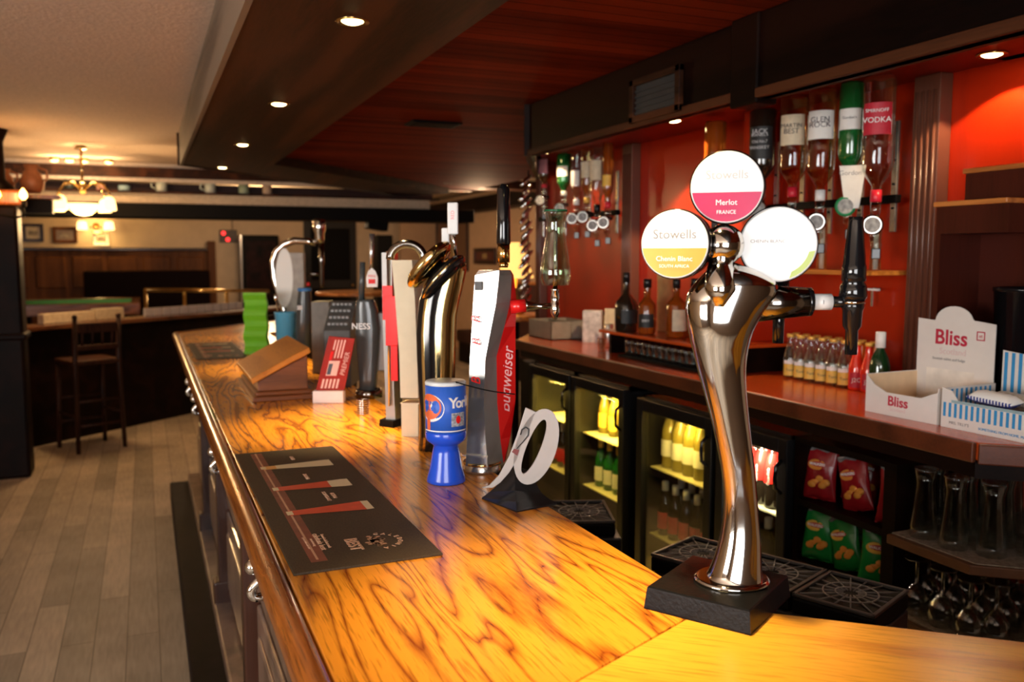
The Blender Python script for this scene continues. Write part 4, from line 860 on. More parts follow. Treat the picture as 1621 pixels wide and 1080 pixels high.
# racks holding the optics
def rack(y0, y1, z, name_lab, nv, zlo, zhi):
    t = thing('optic_rack', name_lab, 'rack', (2.33, (y0+y1)/2, zlo)); mid = (y0+y1)/2
    mb = MB(); mb.box(-0.012, 0.012, y0-mid, y1-mid, z-zlo-0.014, z-zlo+0.014, blackm, bev=0.003); mb.build('crossbar', t)
    for k in range(nv):
        y = y0+0.03+(y1-y0-0.06)*k/(nv-1)-mid; mb = MB(); mb.box(0.006, 0.016, y-0.012, y+0.012, 0, zhi-zlo, silver, bev=0.002)
        for zz in (0.08, 0.16, 0.24): mb.cyl((0.002, y, zz), (0.007, y, zz), 0.004, 0.004, blackm, 8)
        mb.build('upright', t)
    return t
rack(2.22, 2.88, 1.79, 'chrome and black rail carrying the right-hand optic bottles', 5, 1.68, 2.05)
rack(4.10, 5.10, 1.83, 'chrome and black rail carrying the far left optic bottles', 4, 1.72, 2.05)
# backing box: lighter shelf ledge and glass tubes under right optics
mb = MB(); mb.box(2.20, XB-0.002, 2.22, 2.88, 1.535, 1.55, wood('light_ledge', (0.5, 0.15, 0.02), (0.8, 0.3, 0.05), 'Y', 1)); tag(mb.build('wall_shelf'), 'thin orange wooden ledge below the right optic rack', 'shelf')
for i, px in enumerate((1300, 1385)):
    mb = MB(); q = atx(px, 425, 2.26); hh = atx(px, 348, 2.26).z-1.552; mb.lathe([(0.018, 0), (0.018, hh), (0.016, hh), (0.016, 0.004)], thin_glass('tube_glass', (0.92, 0.95, 0.93)), None, 20); mb.cyl((0, 0, 0.002), (0, 0, hh*0.96), 0.009, 0.009, white, 10)
    tag(mb.build('straw_tube', loc=(2.26, q.y, 1.552)), ['clear tube standing on the ledge below the middle optic bottles', 'clear tube standing on the ledge below the vodka bottle'][i], 'tube', 'clear tubes on the ledge')
mb = MB(); mb.cyl((0, 0, 0), (0.03, 0, 0), 0.006, 0.006, silver, 8); mb.box(-0.012, 0.0, -0.03, 0.03, -0.005, 0.003, white, bev=0.001); mb.box(-0.008, -0.004, -0.004, 0.004, -0.06, 0, silver); q = atx(1383, 458, 2.36); tag(mb.build('bottle_opener', loc=q), 'small pale wall bracket beside the right fluted pilaster', 'bracket')
# hanging chrome spout clips on the far end
t = thing('hanging_clip_strip', 'string of shiny silver clips hanging at the far end of the back bar', 'clip strip', (2.02, 4.58, 2.0))
mb = MB(); mb.cyl((0, 0, -0.72), (0, 0, 0.08), 0.004, 0.004, blackm, 8); mb.build('cord', t)
for k in range(17):
    mb = MB(); mb.ball((0, 0, 0), (0.048, 0.015, 0.014), chrome, RY(-0.75) , 12, 8); mb.build('clip', t, loc=(-0.020+0.010*math.sin(k*2.1), -0.01, 0.02-k*0.042), rotz=0.4*math.sin(k*1.7))

# ---- right-hand stepped shelf unit
stepw = wood('stepped_unit_wood', (0.012, 0.002, 0.001), (0.06, 0.010, 0.005), 'Z', 1, 0.4, 0.1, 6, 0.6, spec=0.2)
t = thing('stepped_shelf_unit', 'dark wooden stepped shelf unit with orange-lit top edges at the right end', 'shelf unit', (2.27, 1.86, ZK))
z = lambda v: v-ZK
litw = wood('orange_lit_wood', (0.35, 0.10, 0.02), (0.6, 0.22, 0.05), 'Y', 1, 0.3, 0.4)  # orange light falling on top faces is painted into this wood colour
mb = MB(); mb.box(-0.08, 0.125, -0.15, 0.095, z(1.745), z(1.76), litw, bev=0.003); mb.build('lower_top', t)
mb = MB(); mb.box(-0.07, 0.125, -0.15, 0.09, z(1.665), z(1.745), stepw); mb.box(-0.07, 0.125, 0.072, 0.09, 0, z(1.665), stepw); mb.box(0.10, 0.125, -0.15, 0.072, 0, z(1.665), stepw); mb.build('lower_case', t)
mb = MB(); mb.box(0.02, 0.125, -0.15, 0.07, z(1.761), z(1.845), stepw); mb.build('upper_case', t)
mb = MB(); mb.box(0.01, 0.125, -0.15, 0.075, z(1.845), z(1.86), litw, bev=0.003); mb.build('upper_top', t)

# ---- things standing on the back-bar worktop
card = M('display_card_white', (0.72, 0.67, 0.62), 0.5, vary=0.02); cardin = M('card_inside_kraft', (0.75, 0.55, 0.34), 0.6, vary=0.05); brand = M('print_crimson', (0.48, 0.02, 0.05), 0.5, vary=0); fadp = M('print_faint_pink', (0.70, 0.52, 0.50), 0.5, vary=0)
# display boxes: local x to the right (along -Y world), local y away
def dispbox(org, ang, w_, d_, hf, hs, lab):
    t = thing('display_box', lab, 'display box', org, ang); return t
t = dispbox((1.965, 1.965, ZK), -math.pi/2+0.05, 0.24, 0.21, 0.1, 0.1, 'open white cardboard display box printed Bliss with arched back card, on the back-bar worktop')
w_, d_ = 0.245, 0.21
mb = MB(); e = 0.003
fr = [(0, 0), (w_, 0), (w_, 0.088), (w_*0.93, 0.082), (w_*0.78, 0.066), (w_*0.3, 0.066), (w_*0.12, 0.085), (0, 0.112)]
mb.prism(fr, 0, e, card, RX(math.pi/2) @ T(0, 0, -e)); mb.text('Bliss', 0.040, brand, T(w_*0.47, -0.0006, 0.042) @ STAND, bold=0.0008); mb.text('Scotland', 0.016, fadp, T(w_*0.47, -0.0006, 0.020) @ STAND)
mb.build('front', t)
mb = MB(); mb.box(0, e, e, d_, 0, 0.112, card); mb.box(w_-e, w_, e, d_, 0, 0.10, card); mb.box(e, w_-e, e, d_, 0, e, cardin); mb.box(e, e+0.001, e, d_, 0.004, 0.110, cardin); mb.box(w_-e-0.001, w_-e, e, d_, 0.004, 0.098, cardin); mb.build('tray', t)
arch = [(0, 0), (w_+0.01, 0), (w_+0.01, 0.268), (w_*0.76, 0.275)]+[(w_*0.5+0.062*math.cos(a), 0.268+0.045*math.sin(a)) for a in [math.pi*k/12 for k in range(1, 12)]]+[(w_*0.24, 0.268), (0, 0.272)]
mb = MB(); mb.prism(arch, 0, e, card, T(0, d_+e, 0) @ RX(math.pi/2)); mb.text('Bliss', 0.062, brand, T(w_*0.47, d_-0.0006, 0.218) @ STAND, bold=0.0012); mb.text('Scotland', 0.026, fadp, T(w_*0.5, d_-0.0006, 0.178) @ STAND); mb.text('Scottish tablet and fudge', 0.011, inkg, T(w_*0.45, d_-0.0006, 0.155) @ STAND)
q_ = T(w_*0.86, d_-0.0006, 0.232)
for rect in ((-0.012, 0.012, 0.010, 0.013), (-0.012, 0.012, -0.013, -0.010), (-0.013, -0.010, -0.013, 0.013), (0.010, 0.013, -0.013, 0.013)): mb.box(w_*0.86+rect[0], w_*0.86+rect[1], d_-0.0008, d_, 0.232+rect[2], 0.232+rect[3], brand)
mb.text('et', 0.014, brand, q_ @ STAND); mb.box(w_*0.15, w_*0.8, d_-0.0006, d_, 0.02, 0.125, M('faint_window_print', (0.76, 0.70, 0.62), 0.5, scale=20))
mb.build('back_card', t)
# striped box
stripe_b = M('stripe_blue', (0.03, 0.26, 0.55), 0.5, vary=0.03)
t = dispbox((1.975, 1.705, ZK), -math.pi/2+0.04, 0.3, 0.2, 0.1, 0.1, 'blue and white striped display box with heart-shaped back card, right of the white box')
w_ = 0.40
mb = MB(); mb.prism([(0, 0), (w_, 0), (w_, 0.075), (0.30, 0.08), (0.26, 0.070), (0.05, 0.075), (0.03, 0.10), (0, 0.108)], 0, e, card, RX(math.pi/2) @ T(0, 0, -e))
k = 0
while 0.006+k*0.0165+0.008 < w_: x = 0.006+k*0.0165; mb.box(x, x+0.008, -0.0005, 0, 0.030, 0.068, stripe_b); k += 1
mb.box(0.03, 0.29, -0.0009, -0.0003, 0.069, 0.0765, M('tab_bluegrey', (0.30, 0.42, 0.45), 0.5)); mb.text("MRS. TILLY'S", 0.011, inkg, T(0.055, -0.0006, 0.015) @ STAND); mb.text('SOMETHING FROM HOME, MADE WITH LOVE', 0.0095, stripe_b, T(0.21, -0.0006, 0.013) @ STAND); mb.build('front', t)
mb = MB(); mb.box(0, e, e, d_, 0, 0.105, card); mb.box(e, w_, e, d_, 0, e, cardin); mb.box(w_-e, w_, e, d_, 0, 0.10, card)
for k in range(10): mb.box(e, e+0.0006, 0.012+k*0.019, 0.020+k*0.019, 0.01, 0.10, stripe_b)
mb.build('tray', t)
mb = MB(); mb.prism([(0.02, 0), (w_, 0), (w_, 0.20), (0.17, 0.185), (0.13, 0.19), (0.02, 0.20)], 0, e, card, T(0, d_+e, 0) @ RX(math.pi/2))
for k in range(7): x = 0.026+k*0.021; mb.box(x, x+0.010, d_-0.0005, d_, 0.08, 0.195, stripe_b)
mb.lathe([(0.085, 0), (0.085, 0.003)], card, T(0.245, d_-0.006, 0.205) @ RX(math.pi/2), 40); mb.lathe([(0.040, 0), (0.040, 0.003)], card, T(0.165, d_-0.014, 0.12) @ RX(math.pi/2), 32); mb.lathe([(0.032, 0), (0.032, 0.003)], card, T(0.20, d_-0.0141, 0.10) @ RX(math.pi/2), 32); mb.lathe([(0.030, 0), (0.030, 0.003)], card, T(0.14, d_-0.0142, 0.105) @ RX(math.pi/2), 32)
hp = []
for k in range(41):
    a = 2*math.pi*k/40; hp.append((0.245+0.0033*16*math.sin(a)**3*1.1, d_-0.0105, 0.208+0.0033*(13*math.cos(a)-5*math.cos(2*a)-2*math.cos(3*a)-math.cos(4*a))))
mb.tube(hp[:-1], 0.0048, stripe_b, 6, closed=True)
for j, s_ in enumerate(('Mrs Tillys', 'traditional', 'Scottish fudge', 'and tablet')): mb.text(s_, 0.0095, inkg, T(0.168, d_-0.018, 0.135-j*0.012) @ STAND)
mb.build('back_card', t)
# snack bars lying in the striped box
def bar_pack(loc, rot, m1, m2, lab, oval):
    mb = MB()
    rr = []
    for k in range(13):
        f = k/12; x = -0.065+0.13*f; h_ = 0.018*(1-abs(2*f-1)**6)+0.001; rr.append([Vector((x+0.0, 0.028*math.cos(a), h_*math.sin(a)*(1 + 0.08*math.sin(k*3+a*4)))) for a in [2*math.pi*j/16 for j in range(16)]])
    mats = [m1]*16
    for j in range(9, 15): mats[j] = m2
    mb.rings(rr, m1, mats=mats)
    for k in range(14): mb.box(-0.06+k*0.009, -0.056+k*0.009, -0.0285, -0.020, -0.006, 0.004, m1 if oval else m2)
    if oval: mb.ball((0.0, -0.024, 0.006), (0.026, 0.008, 0.012), M('brown_oval', (0.10, 0.03, 0.02), 0.4))
    o = mb.build('snack_bar'); o.location = loc; o.rotation_euler = rot; tag(o, lab, 'snack bar', 'wrapped snack bars in the striped box')
foil = M('cream_foil', (0.72, 0.62, 0.48), 0.3, vary=0.15, scale=150); navy = M('navy_foil', (0.02, 0.04, 0.25), 0.3, vary=0.1); silverf = M('silver_foil', (0.6, 0.6, 0.6), 0.25, 0.6, vary=0.3, scale=80)
bar_pack((2.045, 1.60, ZK+0.085), (0.1, 0.05, -math.pi/2+0.05), white, navy, 'white and navy wrapped bar lying in the striped box', False)
bar_pack((2.055, 1.445, ZK+0.080), (0.1, -0.25, -math.pi/2+0.35), foil, foil, 'cream wrapped bar with dark brown oval print, front right in the striped box', True)
bar_pack((2.105, 1.585, ZK+0.080), (0.0, 0.05, -math.pi/2), foil, silverf, 'cream wrapped bar lying behind the white and navy one', False)
bar_pack((2.045, 1.60, ZK+0.047), (0.0, 0.0, -math.pi/2), foil, navy, 'wrapped bar under the white and navy bar', False)
bar_pack((2.10, 1.45, ZK+0.047), (0.0, 0.0, -math.pi/2), foil, silverf, 'wrapped bar lowest in the right half of the striped box', False)
# black bin behind
mb = MB(); mb.lathe([(0.065, 0), (0.085, 0.36), (0.088, 0.36), (0.088, 0.372), (0.080, 0.372), (0.062, 0.01)], M('black_tub', (0.006, 0.006, 0.007), 0.15, vary=0), None, 28); tag(mb.build('ice_bucket', loc=(2.28, 1.70, ZK)), 'tall glossy black tub behind the striped display box', 'tub')

# mixer bottles
def mix(h, r): return [(r*0.9, 0), (r, 0.005), (r, h*0.45), (r*0.95, h*0.5), (r*0.6, h*0.70), (0.012, h*0.84), (0.012, h*0.95), (0.0135, h)]
hM = 0.165; rM = 0.0265
mt = bottle('mixer_bottle', mix(hM, rM), clear, goldc, lab=(laby, 0.012, 0.055, rM, [('Tonic', 0.0)], ink, 0.014), lab2=(paperw, 0.056, 0.070, rM, None, ink, 0.01), cap=(0.0145, hM-0.010, hM+0.003))
mo = bottle('mixer_bottle', mix(hM, rM), M('red_juice', (0.75, 0.03, 0.01), 0.08, coat=1, vary=0), goldc, lab=(labr, 0.010, 0.062, rM, [('J2O', 0.0)], white, 0.02), cap=(0.0145, hM-0.010, hM+0.003))
mr = bottle('mixer_bottle', mix(hM, rM), M('orange_juice', (0.9, 0.22, 0.01), 0.08, coat=1, vary=0), goldc, lab=(laby, 0.010, 0.062, rM, None, white, 0.02), cap=(0.0145, hM-0.010, hM+0.003))
FB = Vector((2.235, 2.615, ZK)); st = Vector((0.002, -0.0546, 0)); bk = Vector((0.052, 0.030, 0))
for j in range(8):
    for i in range(2):
        src = mt if j < 6 else (mo if i == 0 else mr)
        first_ = (j == 0 and i == 0) or (j == 6)
        o = src if (j in (0,) and i == 0) or (j == 6) else dup(src)
        o.location = FB + st*j*0.98 + bk*i; o.rotation_euler = (0, 0, -YAW-0.3)
        col_ = 'clear tonic bottle with gold cap' if j < 6 else ('red juice bottle' if i == 0 else 'orange juice bottle')
        tag(o, '%s, %s from left, %s row on the worktop' % (col_, ORD[j], ['front', 'back'][i]), 'bottle', 'mixer bottles on the back-bar worktop')
gb = bottle('wine_bottle', [(0.030, 0), (0.033, 0.005), (0.033, 0.10), (0.026, 0.13), (0.0135, 0.155), (0.0135, 0.205), (0.0150, 0.21)], M('deep_green_glass', (0.008, 0.035, 0.010), 0.05, coat=1.0, vary=0), paperw, cap=(0.0165, 0.160, 0.213))
gb.location = (2.215, 2.160, ZK); tag(gb, 'dark green bottle with silver foil neck at the right end of the mixer bottles', 'bottle')
# raised spirit shelf with shot glasses beneath
t = thing('raised_shelf', 'low raised mahogany shelf carrying spirit bottles on the back-bar worktop', 'shelf', (2.15, 3.18, ZK))
mb = MB(); mb.box(-0.17, 0.24, -0.40, 0.48, 0.098, 0.112, mahogY, bev=0.003); mb.build('shelf_board', t)
mb = MB(); mb.box(-0.12, 0.24, 0.445, 0.465, 0, 0.098, dkwood); mb.box(-0.12, 0.24, -0.39, -0.37, 0, 0.098, dkwood); mb.box(-0.05, -0.03, -0.37, 0.445, 0, 0.098, dkwood); mb.build('support', t)
mb = MB(); mb.box(-0.0, 0.09, 0, 0.62, 0, 0.012, blackm, bev=0.003); tag(mb.build('drip_mat', loc=(1.985, 2.86, ZK)), 'black bar mat under the row of small glasses', 'mat')
mb = MB(); mb.lathe([(0.017, 0), (0.019, 0.004), (0.022, 0.05), (0.0235, 0.075), (0.0215, 0.075), (0.018, 0.008)], thin_glass('shot_glass', (0.78, 0.80, 0.78)), None, 18, caps=(True, False)); sg = mb.build('shot_glass')
for k in range(12):
    o = sg if k == 0 else sg.copy()
    if k: COL.objects.link(o)
    o.location = (2.03, 3.45-k*0.050, ZK+0.0125); tag(o, 'small glass under the raised shelf, %s from the far end' % ORD[k], 'glass', 'small glasses in a row under the raised shelf')
ZS = ZK+0.113
def onshelf(px, x): p = atx(px, 520, x); return Vector((x, p.y, ZS))
s1 = bottle('spirit_bottle', [(0.048, 0), (0.052, 0.006), (0.053, 0.12), (0.046, 0.14), (0.016, 0.175), (0.013, 0.25), (0.015, 0.255)], darkg, black, lab=(M('black_label', (0.015, 0.015, 0.015), 0.5), 0.04, 0.10, 0.053, None, ink, 0.02), cap=(0.016, 0.225, 0.272)); s1.location = onshelf(991, 2.035); tag(s1, 'squat black spirit bottle with long neck at the far end of the raised shelf', 'bottle', 'spirit bottles on the raised shelf')
s2 = bottle('spirit_bottle', spirit(0.225, 0.040, 0.015, 0.6), amber, black, lab=(M('black_label', (0.015, 0.015, 0.015), 0.5), 0.03, 0.09, 0.040, [('SPEY', 0)], white, 0.016), cap=(0.0185, 0.205, 0.245)); s2.location = onshelf(1024, 2.06); tag(s2, 'amber whisky bottle with black stopper and small pale label on the raised shelf', 'bottle', 'spirit bottles on the raised shelf'); s2.rotation_euler = (0, 0, -YAW-0.3)
s3 = bottle('spirit_bottle', spirit(0.235, 0.043, 0.014, 0.62), amber, black, lab=(M('cream_label', (0.66, 0.55, 0.38), 0.6), 0.03, 0.12, 0.043, None, ink, 0.016), cap=(0.0165, 0.21, 0.25)); s3.location = onshelf(1070, 2.08); tag(s3, 'amber whisky bottle with cream label, nearest the wine dispenser on the raised shelf', 'bottle', 'spirit bottles on the raised shelf')
mb = MB(); mb.lathe([(0.036, 0), (0.037, 0.002), (0.037, 0.235), (0.038, 0.236), (0.038, 0.262), (0.036, 0.265)], M('tan_tube', (0.62, 0.36, 0.14), 0.5), None, 28); tag(mb.build('gift_tube', loc=onshelf(1052, 2.22)), 'tan cardboard bottle tube standing behind the whisky bottles', 'bottle tube')
s4 = dup(s3, onshelf(1098, 2.20), 0.2, 'amber whisky bottle half hidden behind the wine dispenser body', 'spirit bottles on the raised shelf')
# left part of the worktop
mb = MB(); G = Vector((2.12, 4.45, ZK)); tr = M('milky_plastic', (0.30, 0.27, 0.22), 0.4, vary=0.1)
mb.box(-0.09, 0.15, -0.16, 0.14, 0, 0.006, tr)
for a in ((-0.09, -0.086, -0.16, 0.14), (0.146, 0.15, -0.16, 0.14), (-0.09, 0.15, -0.16, -0.156), (-0.09, 0.15, 0.136, 0.14), (0.03, 0.034, -0.16, 0.14)): mb.box(*a, 0, 0.10, tr)
tag(mb.build('condiment_tray', loc=G), 'translucent grey compartment tray at the far end of the back-bar worktop', 'tray')
mb = MB(); mb.box(-0.05, 0.05, -0.04, 0.04, 0, 0.17, M('carton_grey_white', (0.55, 0.53, 0.50), 0.5, scale=40, vary=0.3), bev=0.002); tag(mb.build('carton', loc=(2.20, 4.13, ZK), rotz=-0.6), 'small grey and white carton standing left of the cream card', 'carton')
mb = MB(); mb.prism([(0, 0), (0.17, 0), (0.165, 0.19), (0.005, 0.19)], 0, 0.003, M('cream_card', (0.72, 0.62, 0.40), 0.6), RX(math.pi/2)); tag(mb.build('notice_card', loc=(2.18, 3.97, ZK), rotz=-YAW-0.5), 'plain cream card leaning behind the small can on the worktop', 'card')
mb = MB(); mb.lathe([(0.020, 0), (0.024, 0.006), (0.024, 0.115), (0.020, 0.122), (0.019, 0.118)], silver, None, 20); tag(mb.build('drinks_can', loc=(2.13, 3.83, ZK)), 'slim silver can in front of the cream card', 'can')
mb = MB(); mb.lathe([(0.017, 0), (0.021, 0.05), (0.023, 0.065), (0.021, 0.065), (0.016, 0.006)], clear, None, 16, caps=(True, False)); tag(mb.build('small_tumbler', loc=(2.02, 3.70, ZK)), 'tiny clear glass by the corner of the raised shelf', 'glass')
mb = MB(); mb.lathe([(0.018, 0), (0.03, 0.01), (0.03, 0.08), (0.022, 0.10), (0.03, 0.14), (0.012, 0.16)], brass, None, 16); tag(mb.build('jug', loc=(2.32, 4.22, ZK)), 'small brass-coloured jug behind the grey and white carton', 'jug')

# ---- fridges
def fridge(y0, y1, z0, z1, light, warm, lab, shelves, nm='bottle_fridge'):
    t = thing(nm, lab, 'fridge', (2.12, (y0+y1)/2, 0)); m = (y0+y1)/2; a, b_ = y0-m, y1-m
    mb = MB(); fm = M('fridge_black', (0.008, 0.008, 0.009), 0.3, vary=0); inn = M('fridge_lining', (0.55, 0.52, 0.44), 0.5, vary=0.02)
    mb.box(-0.19, 0.26, a, a+0.02, 0, z1+0.05, fm); mb.box(-0.19, 0.26, b_-0.02, b_, 0, z1+0.05, fm); mb.box(0.24, 0.26, a, b_, 0, z1+0.05, fm); mb.box(-0.19, 0.26, a, b_, z1+0.03, z1+0.05, fm); mb.box(-0.19, 0.26, a, b_, 0, 0.14, fm)
    mb.box(0.232, 0.239, a+0.02, b_-0.02, 0.14, z1+0.03, inn); mb.build('cabinet', t)
    mb = MB(); fw = 0.045
    mb.box(-0.225, -0.19, a, a+fw, 0.12, z1+0.04, fm, bev=0.003); mb.box(-0.225, -0.19, b_-fw, b_, 0.12, z1+0.04, fm, bev=0.003); mb.box(-0.225, -0.19, a+fw, b_-fw, z1-0.01, z1+0.04, fm, bev=0.003); mb.box(-0.225, -0.19, a+fw, b_-fw, 0.12, 0.17, fm, bev=0.003)
    d = mb.build('door', t)
    mb = MB(); mb.box(-0.21, -0.206, a+fw, b_-fw, 0.17, z1-0.01, thin_glass('fridge_door_glass', (0.90, 0.92, 0.90), 0.25)); mb.build('pane', d)
    mb = MB(); mb.tube([(-0.226, a+0.022, z1-0.14), (-0.250, a+0.022, z1-0.12), (-0.252, a+0.022, z1-0.085), (-0.250, a+0.022, z1-0.05), (-0.226, a+0.022, z1-0.03)], 0.007, blackg, 8); mb.build('handle', d)
    for s_ in shelves:
        mb = MB()
        mb.box(-0.165, 0.23, a+0.021, b_-0.021, s_-0.006, s_, M('fridge_shelf', (0.6, 0.55, 0.35), 0.4, vary=0.05)); mb.build('wire_shelf', t)
    mb = MB(); mb.box(-0.18, -0.165, a+0.04, b_-0.04, z1+0.012, z1+0.026, lampm('fridge_tube_'+('w' if warm else 'c'), (1.0, 0.70, 0.16) if warm else (1.0, 0.92, 0.75), 6.0)); mb.build('light_tube', t)
    l = area('fridge_light', (2.0, m, z1+0.008), (0.35, 0, -1), 0.03, (y1-y0)*0.8, light, (1.0, 0.66, 0.12) if warm else (1.0, 0.85, 0.6))
    return t
fridge(3.80, 4.28, 0.14, 0.98, 20, True, 'black glass-door fridge with yellow light, farthest along the back bar', (0.75, 0.48))
fridge(3.27, 3.78, 0.14, 0.98, 24, True, 'black glass-door fridge with bright yellow light, second from the far end', (0.74, 0.48))
fridge(2.63, 3.16, 0.14, 0.965, 6, True, 'tall black glass-door fridge holding wine and beer, left of the wine dispenser column', (0.71, 0.42))
fridge(2.22, 2.60, 0.14, 0.965, 14, False, 'black glass-door fridge full of red cola bottles, right of the wine dispenser column', (0.72, 0.44))
def row(src, xs, y0, y1, n, z, lab, grp, cat='bottle', zr=0.0):
    first_ = not src.get('used'); c = 0
    for xi, x in enumerate(xs):
        for k in range(n):
            o = src if first_ else dup(src); first_ = False; src['used'] = 1
            y = y1-(y1-y0)*(k+0.5)/n; o.location = (x, y, z); o.rotation_euler = (0, 0, -1.2)
            tag(o, '%s, %s from left%s' % (lab, ORD[k], [', front', ', behind'][xi] if len(xs) > 1 else ''), cat, grp)
colab = M('cola_red', (0.78, 0.02, 0.015), 0.25, coat=0.5, vary=0.03)
cola = bottle('cola_bottle', [(0.026, 0), (0.029, 0.01), (0.027, 0.05), (0.031, 0.10), (0.031, 0.13), (0.024, 0.165), (0.012, 0.195), (0.012, 0.215)], darkg, colab, lab=(colab, 0.085, 0.195, 0.0315, None, white, 0.02), lab2=None, cap=(0.015, 0.205, 0.228), n=16)
for c in cola.children:
    if c.name.startswith('label'):
        mb = MB(); mb.lathe([(0.0318, 0.09), (0.0322, 0.13), (0.026, 0.165), (0.014, 0.192)], colab, None, 16, caps=(False, False)); mb.text('Coca-Cola', 0.014, white, T(0, -0.0328, 0.115) @ STAND @ RZ(math.pi/2), ext=0.0003)
        old = c.data; o2_ = mb.build('label'); c.data = o2_.data; bpy.data.objects.remove(o2_)
row(cola, (2.00, 2.07), 2.25, 2.57, 5, 0.721, 'red cola bottle, upper shelf of the right fridge', 'cola bottles in the right fridge')
beer = lambda nm, gm, capm, labm: bottle(nm, [(0.026, 0), (0.030, 0.006), (0.030, 0.12), (0.024, 0.145), (0.013, 0.175), (0.0125, 0.22), (0.014, 0.225)], gm, capm, lab=(labm, 0.03, 0.10, 0.030, None, ink, 0.01), cap=(0.0145, 0.19, 0.23), n=14)
b1_ = beer('beer_bottle', darkg, white, labr); b2_ = bottle('wine_bottle', [(0.034, 0), (0.037, 0.006), (0.037, 0.15), (0.030, 0.18), (0.014, 0.215), (0.0135, 0.24)], M('pale_wine', (0.45, 0.36, 0.08), 0.06, coat=1, trans=0.4, vary=0), goldc, lab=(paperw, 0.05, 0.12, 0.037, None, ink, 0.01), cap=(0.0155, 0.20, 0.245), n=14)
row(b2_, (2.02,), 2.66, 3.13, 6, 0.711, 'pale wine bottle, top shelf of the tall fridge', 'wine bottles in the tall fridge')
row(b1_, (2.00, 2.08), 2.66, 3.13, 6, 0.421, 'dark silver-necked beer bottle, lower shelf of the tall fridge', 'beer bottles in the tall fridge')
row(b1_, (2.02,), 2.25, 2.57, 4, 0.441, 'dark silver-necked beer bottle, lower shelf of the right fridge', 'beer bottles in the right fridge')
b3_ = beer('beer_bottle', M('yellow_lit_glass', (0.40, 0.30, 0.05), 0.08, coat=1, trans=0.4, vary=0), goldc, laby); b4_ = beer('beer_bottle', greeng, goldc, paperw)  # yellow fridge light is put into the first bottle's glass colour
row(b3_, (2.04,), 3.45, 3.75, 3, 0.741, 'yellow-lit bottle, top shelf of the second fridge', 'bottles on the top shelf of the second fridge')
row(b1_, (2.02,), 3.30, 3.44, 2, 0.741, 'dark bottle, near end of the second fridge top shelf', 'dark bottles on the top shelf of the second fridge')
row(b4_, (2.02,), 3.30, 3.74, 5, 0.481, 'green bottle, lower shelf of the second fridge', 'bottles on the lower shelf of the second fridge')
row(b3_, (2.06,), 3.83, 4.0, 2, 0.751, 'yellow-lit bottle, top shelf of the farthest fridge', 'bottles on the top shelf of the farthest fridge')
row(b1_, (2.02,), 3.84, 4.24, 5, 0.481, 'dark bottle, lower shelf of the farthest fridge', 'bottles on the lower shelf of the farthest fridge')

# ---- crisp shelves
t = thing('crisp_shelf_unit', 'dark wooden shelf unit holding crisp packets, right of the cola fridge', 'shelf unit', (2.12, 2.0, 0))
mb = MB(); mb.box(-0.20, 0.26, 0.19, 0.21, 0, 1.02, dkwood); mb.box(-0.21, 0.26, -0.215, -0.17, 0, 1.02, dkwood); mb.box(0.24, 0.26, -0.17, 0.19, 0, 1.02, dkwood); mb.box(-0.20, 0.24, -0.17, 0.19, 1.0, 1.02, dkwood); mb.build('case', t)
for z_ in (0.82, 0.62):
    mb = MB(); mb.box(-0.20, 0.24, -0.17, 0.19, z_-0.02, z_, mahogY if z_ > 0.9 else dkwood); mb.build('shelf', t)
def packet(nm, c1, c2, c3, txt):
    mb = MB(); rr = []
    for k in range(15):
        f = k/14; z_ = 0.165*f; th = 0.019*(max(0.0, math.sin(math.pi*f))**0.45)+0.0012; w_ = 0.055*(1-0.10*math.sin(math.pi*f))
        rr.append([Vector((w_*math.cos(a), th*math.sin(a)*(1+0.15*math.sin(5*a+k*0.9)), z_+0.004*math.sin(6*a))) for a in [2*math.pi*j/20 for j in range(20)]])
    mb.rings(rr[:10], c1, caps=(True, False)); mb.rings(rr[9:14], c1, caps=(False, False)); mb.rings(rr[13:], silverf, caps=(False, True))
    mb.ball((-0.010, -0.016, 0.108), (0.030, 0.006, 0.018), c3); mb.ball((-0.006, -0.019, 0.110), (0.026, 0.005, 0.009), labr)
    for k in range(5): mb.ball((-0.02+0.011*k, -0.016, 0.045+0.010*((k*7) % 3)), (0.014, 0.006, 0.011), c2)
    mb.text(txt, 0.0115, white, T(-0.006, -0.0245, 0.110) @ STAND, ext=0.0003, bold=0.0004)
    o = mb.build(nm); return o
crm_ = M('crisp_gold', (0.75, 0.30, 0.04), 0.4); pk1 = packet('crisp_packet', M('packet_maroon', (0.26, 0.008, 0.012), 0.25, vary=0.1), crm_, M('packet_orange', (0.75, 0.28, 0.05), 0.3), 'WALKERS')
pk2 = packet('crisp_packet', M('packet_green', (0.01, 0.22, 0.04), 0.25, vary=0.1), crm_, laby, 'WALKERS')
def packs(src, zb, n, word):
    for k in range(n):
        o = src if k == 0 else src.copy()
        if k: COL.objects.link(o)
        f = k/(n-1); o.location = (1.965+0.080*(k % 2)+0.01*(k % 3), 2.145-0.300*f, zb+0.004); o.rotation_euler = (-0.16-0.10*(k % 2), 0.30*math.sin(k*2.3), -1.15+0.35*math.sin(k*1.9))
        tag(o, '%s crisp packet on the %s shelf, %s from the left' % (word[0], word[1], ORD[k]), 'crisp packet', 'crisp packets on the %s shelf' % word[1])
packs(pk1, 0.821, 5, ('maroon', 'upper')); packs(pk2, 0.621, 6, ('green', 'lower'))

